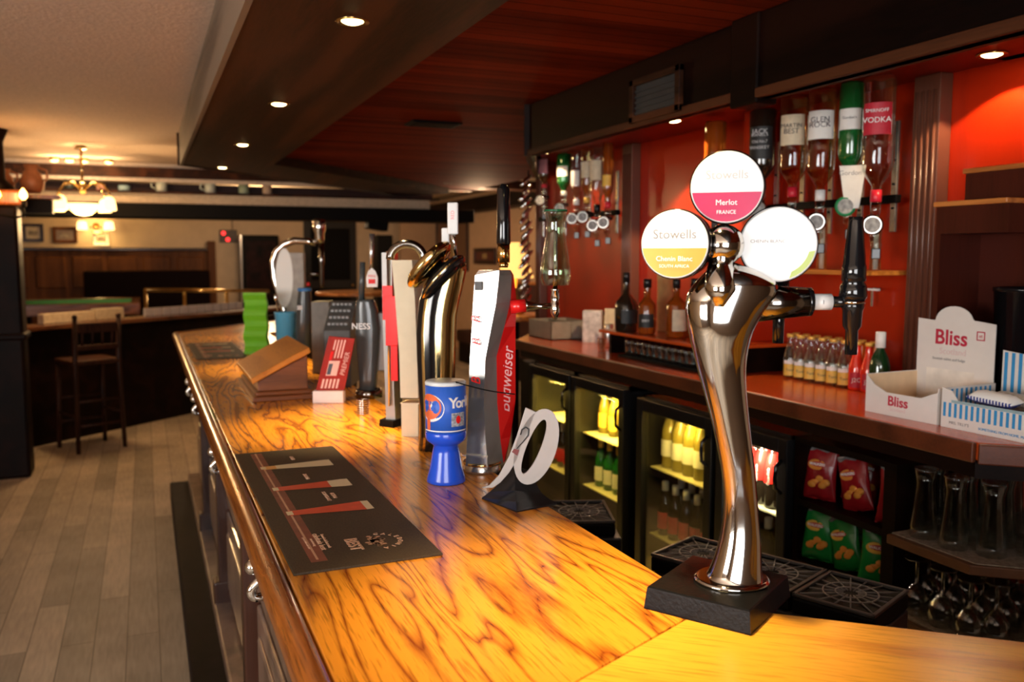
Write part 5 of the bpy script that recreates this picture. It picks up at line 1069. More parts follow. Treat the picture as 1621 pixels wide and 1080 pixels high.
# ---- glass shelves at the corner
Cn = Matrix.Translation((1.88, 1.51, 0))
t = thing('glass_shelf_unit', 'dark corner shelf unit with two lined shelves of upturned glasses', 'shelf unit', (2.14, 1.6, 0))
def shelfpoly(mb, z0, z1, m, ins=0.0): mb.prism([(1.86+ins, 1.50), (1.86+ins, 1.765), (XB-0.003, 1.765), (XB-0.003, 1.741), (XB-0.003+0.7*0.765, 1.741-0.7*0.64), (1.86+ins+0.85*0.765, 1.50-0.85*0.64)][::-1], z0, z1, m, bev=0.003)
liner = M('shelf_liner', (0.30, 0.25, 0.19), 0.7, scale=90, vary=0.3)
for z_ in (0.84, 0.62):
    mb = MB(); shelfpoly(mb, z_-0.03, z_-0.004, M('shelf_front_brown', (0.14, 0.06, 0.025), 0.5)); mb.prism([(1.875, 1.495), (1.875, 1.76), (XB-0.01, 1.76), (XB+0.65*0.765, 1.74-0.65*0.64), (1.875+0.8*0.765, 1.495-0.8*0.64)][::-1], z_-0.003, z_, liner); W(mb, 'shelf', t)
mb = MB(); mb.prism([(1.90, 1.50), (1.90, 1.76), (XB-0.003, 1.76), (XB-0.003, 1.741), (XB-0.003+0.7*0.765, 1.741-0.7*0.64), (1.90+0.85*0.765, 1.50-0.85*0.64)][::-1], 0, 0.12, blackm); W(mb, 'base', t)
cg = thin_glass('glassware', (0.80, 0.82, 0.80))
def pint(): 
    mb = MB(); mb.lathe([(0.030, 0.190), (0.030, 0.183), (0.024, 0.150), (0.028, 0.090), (0.036, 0.030), (0.035, 0.0), (0.0335, 0.0), (0.034, 0.030), (0.026, 0.090), (0.0215, 0.150), (0.026, 0.180)], cg, None, 24, caps=(True, True)); return mb.build('beer_glass')
def wine():
    mb = MB(); mb.lathe([(0.034, 0.155), (0.034, 0.152), (0.008, 0.147), (0.0045, 0.140), (0.0045, 0.085), (0.016, 0.076), (0.033, 0.050), (0.036, 0.025), (0.031, 0.0), (0.0295, 0.0), (0.0345, 0.025), (0.0315, 0.049), (0.015, 0.0735), (0.001, 0.079)], cg, None, 24, caps=(True, True)); return mb.build('wine_glass')
pg = pint(); wg = wine()
spots_ = []
for r_ in range(3):
    for k in range(5): spots_.append((r_, k))
for n_, (r_, k) in enumerate(spots_):
    o = pg if n_ == 0 else pg.copy()
    if n_: COL.objects.link(o)
    a = Vector((1.93, 1.73, 0)); 
    pos = (Vector((1.925, 1.70-0.095*k, 0.841)) if k < 2 else Vector((1.925+0.085*(k-1.5)*0.9, 1.56-0.080*(k-1.5)*0.9, 0.841))) + Vector((0.095*r_, 0.045*r_, 0)); o.location = pos
    tag(o, 'upturned beer glass, %s from left in the %s row, upper corner shelf' % (ORD[k], ['front', 'middle', 'back'][r_]), 'glass', 'beer glasses on the upper corner shelf')
for n_, (r_, k) in enumerate([(r_, k) for r_ in range(3) for k in range(6)]):
    o = wg if n_ == 0 else wg.copy()
    if n_: COL.objects.link(o)
    pos = (Vector((1.925, 1.715-0.085*k, 0.621)) if k < 3 else Vector((1.925+0.075*(k-2.4), 1.545-0.066*(k-2.4), 0.621))) + Vector((0.09*r_, 0.04*r_, 0)); o.location = pos
    tag(o, 'upturned wine glass, %s from left in the %s row, lower corner shelf' % (ORD[k], ['front', 'middle', 'back'][r_]), 'glass', 'wine glasses on the lower corner shelf')

# ---- dishwasher baskets in the aisle behind the bar
def basket(center, ang, w_, d_, lab):
    t = thing('glass_tray', lab, 'glass tray', center, ang)
    mb = MB(); mb.box(-w_/2, w_/2, -d_/2, d_/2, -0.035, 0.0, blackm, bev=0.006)
    for a in ((-w_/2, w_/2, -d_/2, -d_/2+0.008), (-w_/2, w_/2, d_/2-0.008, d_/2), (-w_/2, -w_/2+0.008, -d_/2, d_/2), (w_/2-0.008, w_/2, -d_/2, d_/2)): mb.box(*a, 0, 0.008, M('tray_rim', (0.05, 0.05, 0.05), 0.3, vary=0.1), bev=0.002)
    mb.build('frame', t)
    mb = MB(); g_ = M('tray_rib_grey', (0.16, 0.16, 0.17), 0.3, vary=0.1); 
    for k in range(16):
        a = math.pi*2*k/16; c, s_ = math.cos(a), math.sin(a); m_ = min((w_/2-0.01)/max(abs(c), 1e-6), (d_/2-0.01)/max(abs(s_), 1e-6)); mb.cyl((0.015*c, 0.015*s_, 0.004), (m_*c, m_*s_, 0.004), 0.0018, 0.0018, g_, 6)
    for r in (0.03, 0.055): mb.tube([(r*math.cos(a), r*math.sin(a), 0.005) for a in [2*math.pi*k/28 for k in range(28)]], 0.0018, g_, 6, closed=True)
    mb.build('grille', t)
ang = math.atan2(-0.47, 0.205)
c0 = Vector((1.255, 1.505, 0.90)); dv = Vector((0.40, -0.917, 0)).normalized()
for k, lb in enumerate(('black radial-ribbed glass tray behind the wine dispenser, nearest the fridges', 'middle black radial-ribbed glass tray behind the wine dispenser', 'black radial-ribbed glass tray nearest the camera behind the bar return')):
    basket(c0+dv*(k-1)*0.175, ang, 0.170, 0.185, lb)
basket(Vector((1.07, 2.08, 0.90)), -0.35, 0.17, 0.20, 'black ribbed glass tray below the bar beside the number sign')
mb = MB(); mb.box(-0.26, 0.26, -0.095, 0.095, 0, 0.864, M('sink_steel_dark', (0.02, 0.02, 0.022), 0.4), bev=0.005); tag(mb.build('sink_unit', loc=(1.255, 1.505, 0), rotz=ang), 'dark under-bar sink unit carrying the three glass trays', 'sink unit')
mb = MB(); mb.box(-0.10, 0.10, -0.11, 0.11, 0, 0.864, M('sink_steel_dark', (0.02, 0.02, 0.022), 0.4), bev=0.005); tag(mb.build('sink_unit', loc=(1.07, 2.08, 0), rotz=-0.35), 'dark under-bar unit carrying the single glass tray by the number sign', 'sink unit')
d_ = dup(d0); d_.location = (p.x, p.y, p.z-0.262); d_.rotation_euler = (0, 0, -YAW-0.3); d_['label'] = 'optic measure under the amber whisky bottle above the magenta wine badge'
mb = MB(); mb.box(0.0, 0.10, -0.012, 0.012, -0.012, 0.012, blackm, bev=0.002); tag(mb.build('wall_bracket', loc=(p.x+0.07, p.y, p.z-0.31)), 'short black wall bracket behind the magenta badge carrying the amber bottle', 'bracket')
# ================================================================== LIGHT FITTINGS AND FAR ROOM
glow = lampm('halogen_glow', (1.0, 0.72, 0.30), 22.0); glow2 = lampm('shade_glow', (1.0, 0.66, 0.26), 3.2)
def downlight(x, y, z, lab, grp, s=1.0):
    t = thing('downlight', lab, 'ceiling light', (x, y, z), 0, grp)
    mb = MB(); mb.lathe([(0.030, -0.002), (0.046, -0.006), (0.048, 0.0), (0.034, 0.003)], brass, Matrix.Scale(s, 4), 28, caps=(False, False)); mb.build('rim', t)
    mb = MB(); mb.lathe([(0.031, -0.0035), (0.020, -0.009), (0.004, -0.011)], glow, Matrix.Scale(s, 4), 24); mb.build('bulb', t)
for k, y_ in enumerate((1.06, 2.53, 4.0, 5.53, 7.0)):
    downlight(0.57, y_, 2.264, 'round recessed brass downlight in the bar beam, %s from the camera end' % ORD[k], 'downlights in the bar beam', 1.0)
for x_, y_, lb in ((2.275, 1.85, 'round downlight in the soffit above the stepped shelf unit'), (2.12, 3.257, 'round downlight in the soffit above the red panel behind the wine dispenser'), (2.087, 4.51, 'round downlight in the soffit above the far optic rack')):
    downlight(x_, y_, 2.179, lb, 'downlights in the back-bar soffit', 0.9)
downlight(1.70, 8.0, 2.328, 'small reddish downlight in the planked ceiling near the mug ledge', None)
# vents
mb = MB(); mb.box(-0.14, 0.14, -0.09, 0.09, -0.012, 0, blackm, bev=0.003)
for k in range(7): mb.box(-0.12, 0.12, -0.075+k*0.022, -0.065+k*0.022, -0.016, -0.010, dkwood)
tag(mb.build('ceiling_vent', loc=(1.50, 4.70, 2.329)), 'dark square vent in the planked ceiling', 'vent')
t = thing('soffit_vent', 'framed rectangular vent on the face of the back-bar soffit', 'vent', (1.742, 2.79, 2.16))
mb = MB(); 
for a in ((-0.17, -0.14, -0.06, 0.10), (0.14, 0.17, -0.06, 0.10), (-0.17, 0.17, -0.06, -0.035), (-0.17, 0.17, 0.075, 0.10)): mb.box(-0.02, 0, a[0], a[1], a[2], a[3], beamw, bev=0.003)
mb.build('frame', t)
mb = MB(); mb.box(-0.006, -0.001, -0.14, 0.14, -0.035, 0.075, M('vent_grey', (0.03, 0.033, 0.034), 0.4))
for k in range(5): mb.box(-0.012, -0.005, -0.14, 0.14, -0.03+k*0.02, -0.022+k*0.02, M('vent_grey', (0.03, 0.033, 0.034), 0.4))
mb.build('louvre', t)
mb = MB(); p = aty(709, 278, 8.5); mb.box(-0.05, 0.05, -0.03, 0, -0.08, 0.10, M('sensor_cream', (0.45, 0.38, 0.3), 0.5), bev=0.006); mb.box(-0.012, 0.012, -0.02, 0, 0.09, 2.33-p.z, greyp); tag(mb.build('wall_speaker', loc=(p.x, 8.5, p.z)), 'small pale box hanging from the dark ceiling beyond the taps', 'speaker')
# ---- chandelier
p = aty(132, 325, 8.0); G = Vector((p.x, 8.0, p.z)); t = thing('chandelier', 'brass chandelier with lit white shades and central bowl', 'chandelier', G)
mb = MB(); mb.cyl((0, 0, 0.12), (0, 0, 2.49-G.z), 0.010, 0.010, brass, 10); mb.ball((0, 0, 0.14), (0.035, 0.035, 0.05), brass); mb.lathe([(0.05, 0), (0.03, 0.03)], brass, T(0, 0, 2.46-G.z), 20); mb.build('stem', t)
mb = MB(); mb.lathe([(0.002, -0.085), (0.06, -0.075), (0.10, -0.04), (0.125, 0.005), (0.13, 0.012), (0.12, 0.008)], lampm('shade_glow', (1.0, 0.66, 0.26), 3.2), None, 28); mb.build('bowl_shade', t)
for k in range(4):
    a = math.radians(-22.7-15+90*k); c, s_ = math.cos(a), math.sin(a); R_o = 0.25
    mb = MB(); mb.tube([(0.02*c, 0.02*s_, 0.13), (0.10*c, 0.10*s_, 0.18), (0.19*c, 0.19*s_, 0.17), (R_o*c, R_o*s_, 0.10), (R_o*c, R_o*s_, 0.07)], 0.007, brass, 8); ar = mb.build('arm', t)
    mb = MB(); mb.lathe([(0.020, 0.065), (0.040, 0.045), (0.050, 0.0), (0.053, -0.045), (0.048, -0.048)], glow2, T(R_o*c, R_o*s_, 0), 20); mb.build('shade', ar)
point('chandelier_light', G+Vector((0, 0, -0.16)), 40, (1.0, 0.62, 0.28), 0.08); point('chandelier_up', G+Vector((0, 0.0, 0.25)), 7, (1.0, 0.62, 0.28), 0.05)
# ---- four small track spotlights under the far ceiling
for k, px in enumerate((86, 110, 133, 172)):
    q = aty(px, 252, 9.0); t = thing('track_spotlight', 'tiny glowing ceiling spotlight above the mug ledge, %s from the left' % ORD[k], 'ceiling light', (q.x, 9.0, 2.489), 0, 'small spotlights above the mug ledge')
    mb = MB(); mb.cyl((0, 0, -0.03), (0, 0, 0), 0.045, 0.035, brass, 14); mb.build('housing', t)
    mb = MB(); mb.ball((0, 0, -0.032), (0.036, 0.036, 0.014), glow2); mb.build('bulb', t)
    point('track_light', (q.x, 8.94, 2.40), 3.0, (1.0, 0.62, 0.3), 0.03)
# ---- twin wall lamp, pictures
p = aty(152, 358, YF); t = thing('wall_lamp', 'twin-shade brass wall lamp glowing on the far cream wall', 'wall lamp', (p.x, YF-0.002, p.z))
mb = MB(); mb.lathe([(0.06, 0), (0.05, 0.02), (0.0, 0.03)], brass, RX(math.pi/2), 20); mb.build('backplate', t)
for s_ in (-1, 1):
    mb = MB(); mb.tube([(0, -0.02, 0), (s_*0.08, -0.12, -0.03), (s_*0.20, -0.15, 0.10), (s_*0.20, -0.15, 0.09)], 0.008, brass, 8); ar = mb.build('arm', t)
    mb = MB(); mb.lathe([(0.03, 0.08), (0.07, 0.06), (0.085, -0.06), (0.07, -0.07)], glow2, T(s_*0.20, -0.15, 0.0), 20); mb.build('shade', ar)
point('wall_lamp_light', (p.x, YF-0.35, p.z), 14, (1.0, 0.6, 0.2), 0.1)
def picture(px0, py0, px1, py1, lab, fm, pm, y=None, back=0.03):
    yy = y or YF; a = aty(px0, py0, yy); b_ = aty(px1, py1, yy); w_, h_ = b_.x-a.x, a.z-b_.z; t = thing('framed_picture', lab, 'picture', (a.x, yy-0.002, b_.z))
    mb = MB(); f = 0.05
    for r in ((0, w_, 0, f), (0, w_, h_-f, h_), (0, f, f, h_-f), (w_-f, w_, f, h_-f)): mb.box(r[0], r[1], -back, 0, r[2], r[3], fm, bev=0.004)
    mb.build('frame', t)
    mb = MB(); mb.box(f, w_-f, -0.012, -0.002, f, h_-f, pm); mb.box(w_*0.28, w_*0.72, -0.014, -0.012, h_*0.35, h_*0.6, M('faded_drawing', (0.28, 0.23, 0.18), 0.5, scale=30, vary=0.5)); mb.build('print', t)
picture(35, 354, 70, 383, 'dark-framed pale picture with lamp reflection, leftmost on the far wall', post_w, M('print_cream', (0.66, 0.52, 0.32), 0.3))
picture(83, 359, 123, 385, 'brown-framed dark landscape picture, middle one on the far wall', wains, M('print_brown', (0.25, 0.17, 0.11), 0.3))
picture(147, 366, 173, 389, 'small thin-framed pale picture under the twin wall lamp', brass, M('print_pale', (0.75, 0.62, 0.42), 0.3))
# alarm panel with red lights and conduit
p = aty(362, 374, YF); t = thing('alarm_panel', 'small grey alarm panel with two red lights on the far wall', 'alarm', (p.x, YF-0.002, p.z))
mb = MB(); mb.box(-0.16, 0.14, -0.05, 0, -0.11, 0.11, M('panel_dark_grey', (0.10, 0.07, 0.06), 0.5), bev=0.005); mb.box(0.05, 0.075, -0.02, 0, 0.11, 0.45, M('conduit_tan', (0.3, 0.22, 0.15), 0.6)); mb.build('housing', t)
for dx, dz in ((-0.09, 0.05), (-0.02, -0.06)):
    mb = MB(); mb.ball((dx, -0.05, dz), (0.035, 0.015, 0.035), lampm('red_indicator', (1.0, 0.03, 0.03), 3.0)); mb.build('red_light', t)
# fruit machine, speaker, bench
p0 = aty(383, 372, 15.6); p1 = aty(442, 372, 15.6); t = thing('fruit_machine', 'tall dark gaming machine against the far wall left of the black door', 'gaming machine', ((p0.x+p1.x)/2, 15.95, 0)); hw = (p1.x-p0.x)/2
mb = MB(); mb.box(-hw, hw, -0.3, 0.3, 0, p0.z, blackm, bev=0.02); mb.build('cabinet', t)
mb = MB(); mb.box(-hw+0.06, hw-0.06, -0.315, -0.30, 1.0, p0.z-0.1, M('machine_glass', (0.012, 0.003, 0.003), 0.5, scale=8, vary=0.9, spec=0.1)); mb.box(-hw+0.06, hw-0.06, -0.45, -0.30, 0.85, 0.95, M('machine_ledge', (0.01, 0.003, 0.003), 0.5, spec=0.1), bev=0.01); mb.build('screen', t)
mb = MB(); mb.box(-hw-0.03, -hw-0.001, -0.29, -0.20, 0.8, p0.z, silver); mb.build('side_trim', t)
p0 = aty(597, 372, 12.5); p1 = aty(622, 372, 12.5); mb = MB(); mb.box(0, p1.x-p0.x, 0, 0.3, 0, p0.z, blackm, bev=0.015); tag(mb.build('dark_cupboard', loc=(p0.x, 12.5, 0)), 'tall dark cupboard behind the stout tap handles', 'cupboard')
mb = MB(); p = aty(598, 347, 9.4); mb.box(-0.12, 0.10, -0.1, 0.1, -0.09, 0.06, blackm, Mx=RY(0.15), bev=0.01); mb.box(-0.02, 0.02, -0.02, 0.02, 0.03, aty(200, 345, 9.3).z-p.z+0.03, blackm); tag(mb.build('loudspeaker', loc=(p.x, 9.4, p.z-0.03)), 'small black loudspeaker hanging below the mug ledge bulkhead', 'speaker')
p0 = aty(128, 430, 15.4); p1 = aty(335, 430, 15.4); t = thing('bench_seat', 'long dark padded bench against the far wainscot', 'bench', ((p0.x+p1.x)/2, 15.7, 0)); hw = (p1.x-p0.x)/2
mb = MB(); mb.box(-hw, hw, -0.5, 0.2, 0.3, 0.48, M('bench_leather', (0.006, 0.0015, 0.0015), 0.7, spec=0.1), bev=0.03); mb.build('seat', t)
mb = MB(); mb.box(-hw, hw, 0.2, 0.35, 0.40, p0.z, M('bench_leather', (0.006, 0.0015, 0.0015), 0.7, spec=0.1), bev=0.03); mb.build('backrest', t)
mb = MB(); mb.box(-hw, hw, -0.45, 0.3, 0, 0.299, dkwood); mb.build('base', t)
# mugs and pots on the ledge
zl = aty(200, 303, 9.3).z
mugm = M('mug_glaze', (0.50, 0.55, 0.50), 0.3, vary=0.05)
def mugobj(nm, r, h, m, hd=True):
    mb = MB(); mb.lathe([(r*0.9, 0), (r, 0.01), (r, h), (r*0.88, h), (r*0.85, 0.012)], m, None, 20, caps=(True, True))
    if hd: mb.tube([(-r*0.9, 0, h*0.8), (-r*1.7, 0, h*0.72), (-r*1.8, 0, h*0.4), (-r*0.95, 0, h*0.22)], r*0.16, m, 8)
    return mb.build(nm)
for px, r, h, m, hd, nm, lab in ((197, 0.055, 0.055, M('blue_glaze', (0.25, 0.38, 0.45), 0.3), False, 'bowl', 'small blue-grey bowl on the mug ledge, left of the mugs'), (256, 0.052, 0.13, mugm, True, 'mug', 'pale grey mug with handle on the ledge, left of the pair'), (333, 0.052, 0.125, mugm, True, 'mug', 'pale grey mug with handle on the ledge, right of the pair'), (386, 0.052, 0.095, M('green_glaze', (0.28, 0.36, 0.26), 0.3), False, 'pot', 'small green-grey pot on the mug ledge'), (423, 0.048, 0.12, M('tan_glaze', (0.45, 0.33, 0.24), 0.4), False, 'pot', 'tan pot with flat saucer on top, right end of the ledge'), (160, 0.04, 0.06, M('pink_glaze', (0.5, 0.25, 0.2), 0.4), False, 'pot', 'tiny round pinkish pot on the ledge near the chandelier'), (110, 0.045, 0.12, M('dark_glaze', (0.02, 0.03, 0.03), 0.3), False, 'pot', 'dark bottle-like pot on the ledge behind the chandelier stem')):
    o = mugobj(nm, r, h, m, hd); p = aty(px, 303, 9.32); o.location = (p.x, 9.32, zl+0.001); tag(o, lab, 'crockery', 'crockery on the mug ledge')
mb = MB(); mb.lathe([(0.03, 0), (0.075, 0.018), (0.07, 0.022)], mugm, RY(0.12), 24); p = aty(421, 303, 9.32); tag(mb.build('saucer', loc=(p.x-0.01, 9.32, zl+0.125)), 'grey saucer tilted on top of the tan pot', 'saucer')
# ---- left pillar with lantern and stone jars
pm_ = aty(16, 400, 7.2); t = thing('pillar', 'dark carved wooden pillar at the left edge of the view', 'pillar', (pm_.x-0.06, 7.2, 0))
mb = MB(); mb.box(-0.13, 0.13, -0.13, 0.13, 0, 1.95, dkwood, bev=0.02); mb.box(-0.15, 0.15, -0.15, 0.15, 1.0, 1.05, dkwood, bev=0.015); mb.build('shaft', t)
mb = MB(); cw = wood('copper_lit_wood', (0.16, 0.04, 0.01), (0.4, 0.12, 0.03), 'Z', 2); mb.box(-0.17, 0.17, -0.17, 0.17, 1.951, 2.06, cw, bev=0.02); mb.lathe([(0.13, 2.061), (0.06, 2.14), (0.055, 2.40), (0.09, 2.489)], dkwood, None, 16); mb.build('capital', t)  # orange lantern glow is put into the capital's wood colour
p = aty(22, 312, 6.95); t = thing('candle_lantern', 'black iron lantern with glowing candle bulbs on the left pillar', 'lantern', (p.x, 6.95, p.z))
mb = MB(); mb.tube([(0, 0.08, -0.10), (0, 0, -0.14), (-0.10, -0.03, -0.12), (-0.10, -0.03, -0.06)], 0.008, blackm, 8); mb.tube([(0, 0, -0.14), (0.06, -0.03, -0.13), (0.06, -0.03, -0.06)], 0.008, blackm, 8); mb.build('bracket', t)
for dx in (-0.10, 0.06):
    mb = MB(); mb.cyl((dx, -0.03, -0.07), (dx, -0.03, -0.02), 0.014, 0.014, blackm, 12); c_ = mb.build('candle_tube', t)
    mb = MB(); mb.lathe([(0.010, -0.02), (0.028, 0.005), (0.020, 0.035), (0.004, 0.06)], lampm('candle_glow', (1.0, 0.45, 0.10), 16.0), T(dx, -0.03, 0), 16); mb.build('candle_bulb', c_)
point('lantern_light', Vector((p.x, 6.78, p.z+0.02)), 5, (1.0, 0.5, 0.16), 0.04)
terra = M('terracotta', (0.36, 0.13, 0.05), 0.5, vary=0.15, scale=20)
for px, s_, lab in ((52, 1.0, 'brown stoneware jug with handle high on the left beside the pillar'), (8, 0.85, 'orange-lit stoneware bottle above the lantern')):
    mb = MB(); mb.lathe([(0.05*s_, 0), (0.078*s_, 0.03), (0.085*s_, 0.09*s_), (0.06*s_, 0.15*s_), (0.042*s_, 0.17*s_), (0.055*s_, 0.21*s_), (0.05*s_, 0.21*s_)], terra, None, 20)
    mb.tube([(0.05*s_, 0, 0.19*s_), (0.10*s_, 0, 0.17*s_), (0.10*s_, 0, 0.11*s_), (0.08*s_, 0, 0.09*s_)], 0.009*s_, terra, 8)
    q = aty(px, 306, 7.5); tag(mb.build('stoneware_jug', loc=(q.x, 7.5, q.z)), lab, 'jug', 'stoneware jugs by the pillar')
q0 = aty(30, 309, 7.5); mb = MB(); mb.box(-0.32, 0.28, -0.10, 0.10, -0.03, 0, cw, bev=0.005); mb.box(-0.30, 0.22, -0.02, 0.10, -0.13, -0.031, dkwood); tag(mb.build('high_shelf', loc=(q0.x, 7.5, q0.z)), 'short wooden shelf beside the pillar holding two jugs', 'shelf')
# ---- low partition with ledge, rail, papers, stools
pa = Vector((-1.95, 7.30, 0)); pb = Vector((1.9, 10.75, 0)); dd = (pb-pa).normalized(); an = math.atan2(dd.y, dd.x); Lp = (pb-pa).length
t = thing('partition', 'low dark wooden partition with ledge across the room beyond the stools', 'partition', pa, an)
mb = MB(); mb.box(0, Lp, -0.02, 0.08, 0, 0.98, dkwood); mb.build('panel', t)
mb = MB(); mb.box(0, Lp, -0.14, 0.16, 0.981, 1.02, wood('ledge_wood', (0.04, 0.012, 0.005), (0.12, 0.04, 0.015), 'X', 1, 0.25, 0.5), bev=0.008); mb.build('ledge', t)
def on_part(px, py, off=0.0):
    # point of the ledge top seen at this bearing
    r = ray(px, py); n = Vector((-dd.y, dd.x, 0)); tt = (pa+n*off-EYE).dot(n)/r.dot(n); q = EYE+r*tt; return Vector((q.x, q.y, 1.021))
q0 = on_part(65, 500, 0.05); q1 = on_part(193, 500, 0.05)
mb = MB(); l_ = (q1-q0).length; mb.box(0, l_*0.62, -0.03, 0.05, 0, 0.085, M('pale_board', (0.42, 0.33, 0.22), 0.6, vary=0.15), bev=0.004); mb.box(l_*0.64, l_, -0.03, 0.05, 0, 0.10, M('pale_board', (0.42, 0.33, 0.22), 0.6), bev=0.004); tag(mb.build('menu_board', loc=q0, rotz=an), 'pale boards lying along the partition ledge at the left', 'board')
q0 = on_part(228, 495, 0.05); q1 = on_part(385, 490, 0.05); l_ = (q1-q0).length
n_ = 12; mb = MB(); mb.box(0, l_/n_*0.86, -0.01, 0.01, 0, 0.075, M('frosted_panel', (0.40, 0.36, 0.36), 0.5, scale=12, vary=0.15), bev=0.003); src = mb.build('frosted_panel')
for k in range(n_):
    o = src if k == 0 else src.copy()
    if k: COL.objects.link(o)
    o.location = q0+dd*l_*k/n_; o.rotation_euler = (0, 0, an); tag(o, 'small frosted glass panel along the partition ledge, %s from the left' % ORD[k], 'panel', 'frosted panels on the partition ledge')
# brass rail
p0 = aty(230, 459, 10.3); p1 = aty(425, 461, 11.6); t = thing('brass_rail', 'shiny brass handrail on posts beyond the partition', 'handrail', (p0.x, p0.y, 0))
mb = MB(); d_ = Vector((p1.x-p0.x, p1.y-p0.y, p1.z-p0.z)); mb.cyl((0, 0, p0.z), d_+Vector((0, 0, p0.z)), 0.022, 0.022, brass, 14); mb.build('rail', t)
for f in (0.0, 0.28, 0.62, 0.9):
    q = d_*f; mb = MB(); mb.cyl((q.x, q.y, 0), (q.x, q.y, p0.z+q.z), 0.018, 0.018, brass, 10); mb.build('post', t)
# pool table
t = thing('pool_table', 'green baize pool table beyond the partition', 'pool table', (-0.75, 14.7, 0))
x0_, x1_ = -0.95, 0.55
mb = MB(); mb.box(x0_, x1_, -1.25, 0.3, 0.80, 0.93, M('green_baize', (0.01, 0.22, 0.05), 0.9, vary=0.05)); mb.build('bed', t)
mb = MB()
for a in ((x0_-0.12, x1_+0.12, -1.38, -1.25), (x0_-0.12, x1_+0.12, 0.3, 0.43), (x0_-0.12, x0_, -1.25, 0.3), (x1_, x1_+0.12, -1.25, 0.3)): mb.box(a[0], a[1], a[2], a[3], 0.78, 0.945, wood('table_rail_wood', (0.10, 0.03, 0.01), (0.3, 0.10, 0.03), 'X', 1, 0.2, 0.7), bev=0.01)
mb.build('cushion_rail', t)
for a in ((x0_, -1.25), (x1_, -1.25), (x0_, 0.3), (x1_, 0.3)):
    mb = MB(); mb.box(a[0]-0.09, a[0]+0.09, a[1]-0.09, a[1]+0.09, 0, 0.779, dkwood, bev=0.01); mb.build('leg', t)
# strip lamp over the table: a lit tube reflected along the left rail
def stool(loc, rz, lab):
    t = thing('bar_chair', lab, 'chair', loc, rz, 'high-backed bar chairs'); m = wood('chair_wood', (0.010, 0.003, 0.0015), (0.045, 0.014, 0.006), 'Z', 2, 0.5, 0.0, spec=0.2)
    for sx in (-1, 1):
        mb = MB(); mb.tube([(sx*0.19, -0.19, 0), (sx*0.175, -0.165, 0.72)], [0.017, 0.020], m, 10); mb.build('leg', t)
        mb = MB(); mb.tube([(sx*0.19, 0.19, 0), (sx*0.175, 0.17, 0.72), (sx*0.175, 0.20, 1.10)], [0.017, 0.020, 0.018], m, 10); mb.ball((sx*0.175, 0.20, 1.11), 0.021, m); mb.build('leg', t)
    mb = MB(); mb.box(-0.20, 0.20, -0.20, 0.19, 0.715, 0.755, m, bev=0.012); mb.build('seat', t)
    mb = MB(); mb.box(-0.17, 0.17, 0.188, 0.208, 0.98, 1.06, m, bev=0.006); mb.box(-0.17, 0.17, 0.178, 0.198, 0.84, 0.88, m, bev=0.006)
    for k in range(4): mb.cyl((-0.12+0.08*k, 0.188, 0.88), (-0.12+0.08*k, 0.198, 0.98), 0.008, 0.008, m, 8)
    mb.build('backrest', t)
    mb = MB()
    for z_ in (0.22, 0.42): mb.cyl((-0.18, -0.18, z_), (0.18, -0.18, z_), 0.011, 0.011, m, 8); mb.cyl((-0.18, 0.18, z_), (0.18, 0.18, z_), 0.011, 0.011, m, 8)
    for sx in (-1, 1): mb.cyl((sx*0.183, -0.18, 0.30), (sx*0.183, 0.18, 0.30), 0.011, 0.011, m, 8)
    mb.build('stretcher', t); return t
s0 = stool((-0.50, 8.02, 0), 0, 'dark wooden high-backed bar chair with its back to the camera, near the partition at left')
s0.rotation_euler = (0, 0, math.pi + 0.45); s0.location = (-0.46, 8.02, 0)
dup(s0, (0.95, 8.35, 0), math.pi+0.7, 'dark wooden bar chair against the partition behind the far bar corner')
# table and lamp at right behind the taps
p = aty(820, 420, 5.8); tb = (p.x, 5.85)
t = thing('side_table', 'small wooden round-topped table glowing under the orange lampshade', 'table', (tb[0], tb[1], 0))
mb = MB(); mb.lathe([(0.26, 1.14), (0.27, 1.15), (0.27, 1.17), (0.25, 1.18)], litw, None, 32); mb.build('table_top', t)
mb = MB(); mb.lathe([(0.20, 0), (0.18, 0.03), (0.03, 0.06), (0.03, 1.14)], dkwood, None, 20); mb.build('pedestal', t)
t = thing('table_lamp', 'lit table lamp with sloping cream-orange shade at the far end of the back bar', 'lamp', (tb[0], tb[1], 1.181))
zs0 = aty(820, 440, 5.85).z-1.181; zs1 = aty(820, 384, 5.85).z-1.181
mb = MB(); mb.lathe([(0.07, 0), (0.06, 0.015), (0.02, 0.03), (0.035, 0.08), (0.015, 0.14), (0.012, zs0+0.1)], brass, None, 20); mb.build('base', t)
mb = MB(); mb.lathe([(0.135, zs0), (0.045, zs1)], M('lamp_shade_fabric', (0.9, 0.62, 0.3), 0.8, emit=(1.0, 0.50, 0.12), es=1.7, vary=0), None, 32, caps=(False, False)); mb.build('lamp_shade', t)
point('table_lamp_light', (tb[0], tb[1], 1.181+zs0+0.03), 0.7, (1.0, 0.55, 0.18), 0.03)
# round wooden table behind stout tap (orange light painted into its top)
p = aty(560, 462, 8.3); t = thing('round_table', 'round wooden table top catching orange light beyond the taps', 'table', (p.x+0.1, 8.4, 0))
mb = MB(); mb.lathe([(0.42, p.z-0.035), (0.44, p.z-0.03), (0.44, p.z-0.008), (0.42, p.z)], litw, None, 40); mb.build('table_top', t)
mb = MB(); mb.lathe([(0.22, 0), (0.2, 0.03), (0.04, 0.08), (0.035, p.z-0.036)], dkwood, None, 16); mb.build('pedestal', t)
spot('table_spot', (p.x+0.1, 8.3, 2.2), 8, 70, WARM)
p = aty(600, 480, 8.3)
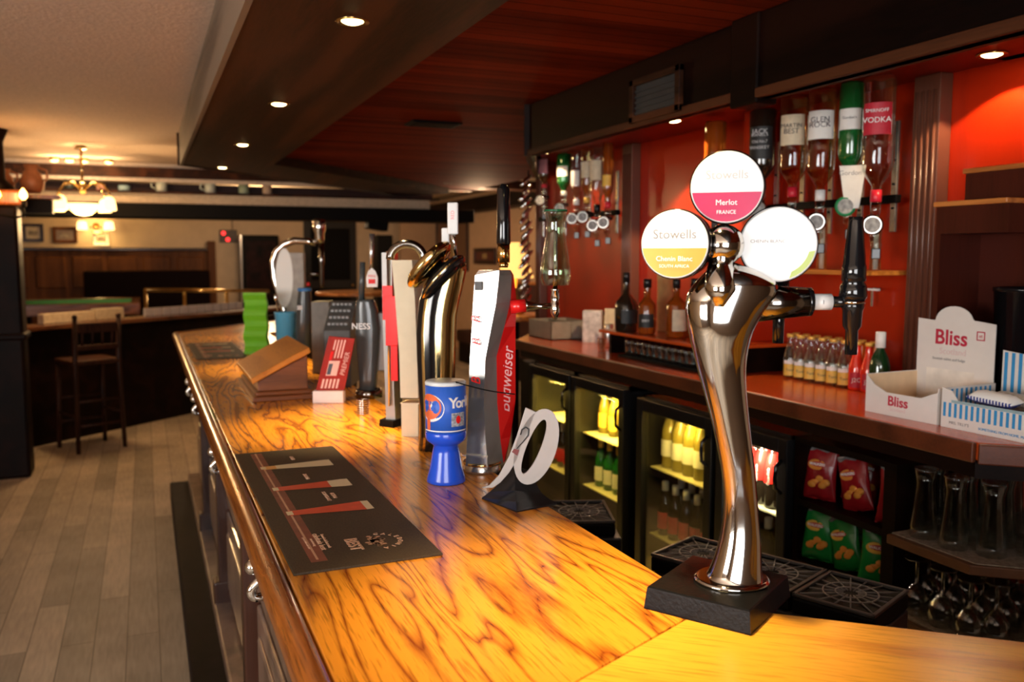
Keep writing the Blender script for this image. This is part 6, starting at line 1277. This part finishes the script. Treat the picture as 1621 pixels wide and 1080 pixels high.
# pictures on the tan wall at right
def xpicture(px0, py0, px1, py1, x, lab, fm, pm):
    a = atx(px0, py0, x); b_ = atx(px1, py1, x); y0, y1 = sorted((a.y, b_.y)); z1 = max(a.z, atx(px1, py0, x).z); z0 = atx(px0, py1, x).z
    t = thing('framed_picture', lab, 'picture', (x-0.002, y0, z0)); w_, h_ = y1-y0, a.z-z0; f = 0.06; mb = MB()
    for r in ((0, w_, 0, f), (0, w_, h_-f, h_), (0, f, f, h_-f), (w_-f, w_, f, h_-f)): mb.box(-0.03, 0, r[0], r[1], r[2], r[3], fm, bev=0.004)
    mb.build('frame', t); mb = MB(); mb.box(-0.012, -0.002, f, w_-f, f, h_-f, pm); mb.box(-0.014, -0.012, w_*0.4, w_*0.6, f*1.5, h_-f*1.5, M('print_streak', (0.4, 0.28, 0.12), 0.4)); mb.build('print', t)
xpicture(692, 340, 742, 427, 4.99, 'tall dark-framed picture on the tan wall behind the gold tap', post_w, M('print_dark_brown', (0.16, 0.08, 0.04), 0.3))
xpicture(752, 393, 786, 418, 4.99, 'small dark red-brown framed picture on the tan wall behind the silver tap handle', post_w, M('print_red_brown', (0.12, 0.03, 0.02), 0.3))
t = thing('bench_seat', 'dark red high-backed settle in front of the tan wall behind the taps', 'bench', (4.6, 10.4, 0))
mb = MB(); mb.box(-0.25, 0.1, -1.6, 2.2, 0.3, 0.48, M('settle_red', (0.04, 0.008, 0.006), 0.6), bev=0.03); mb.build('seat', t)
mb = MB(); mb.box(0.1, 0.25, -1.6, 2.2, 0.3, 1.22, M('settle_red', (0.04, 0.008, 0.006), 0.6), bev=0.03); mb.box(0.09, 0.26, -1.62, 2.22, 1.221, 1.25, litw, bev=0.006); mb.build('backrest', t)
mb = MB(); mb.box(-0.22, 0.2, -1.55, 2.15, 0, 0.299, dkwood); mb.build('base', t)
point('right_room_light', (3.6, 9.6, 2.1), 60, (1.0, 0.66, 0.38), 0.15)
point('pool_room_light', (1.6, 13.0, 2.3), 60, (1.0, 0.68, 0.40), 0.2)
spot('pool_table_spot', (-0.8, 14.2, 2.5), 20, 60, (1.0, 0.85, 0.6))
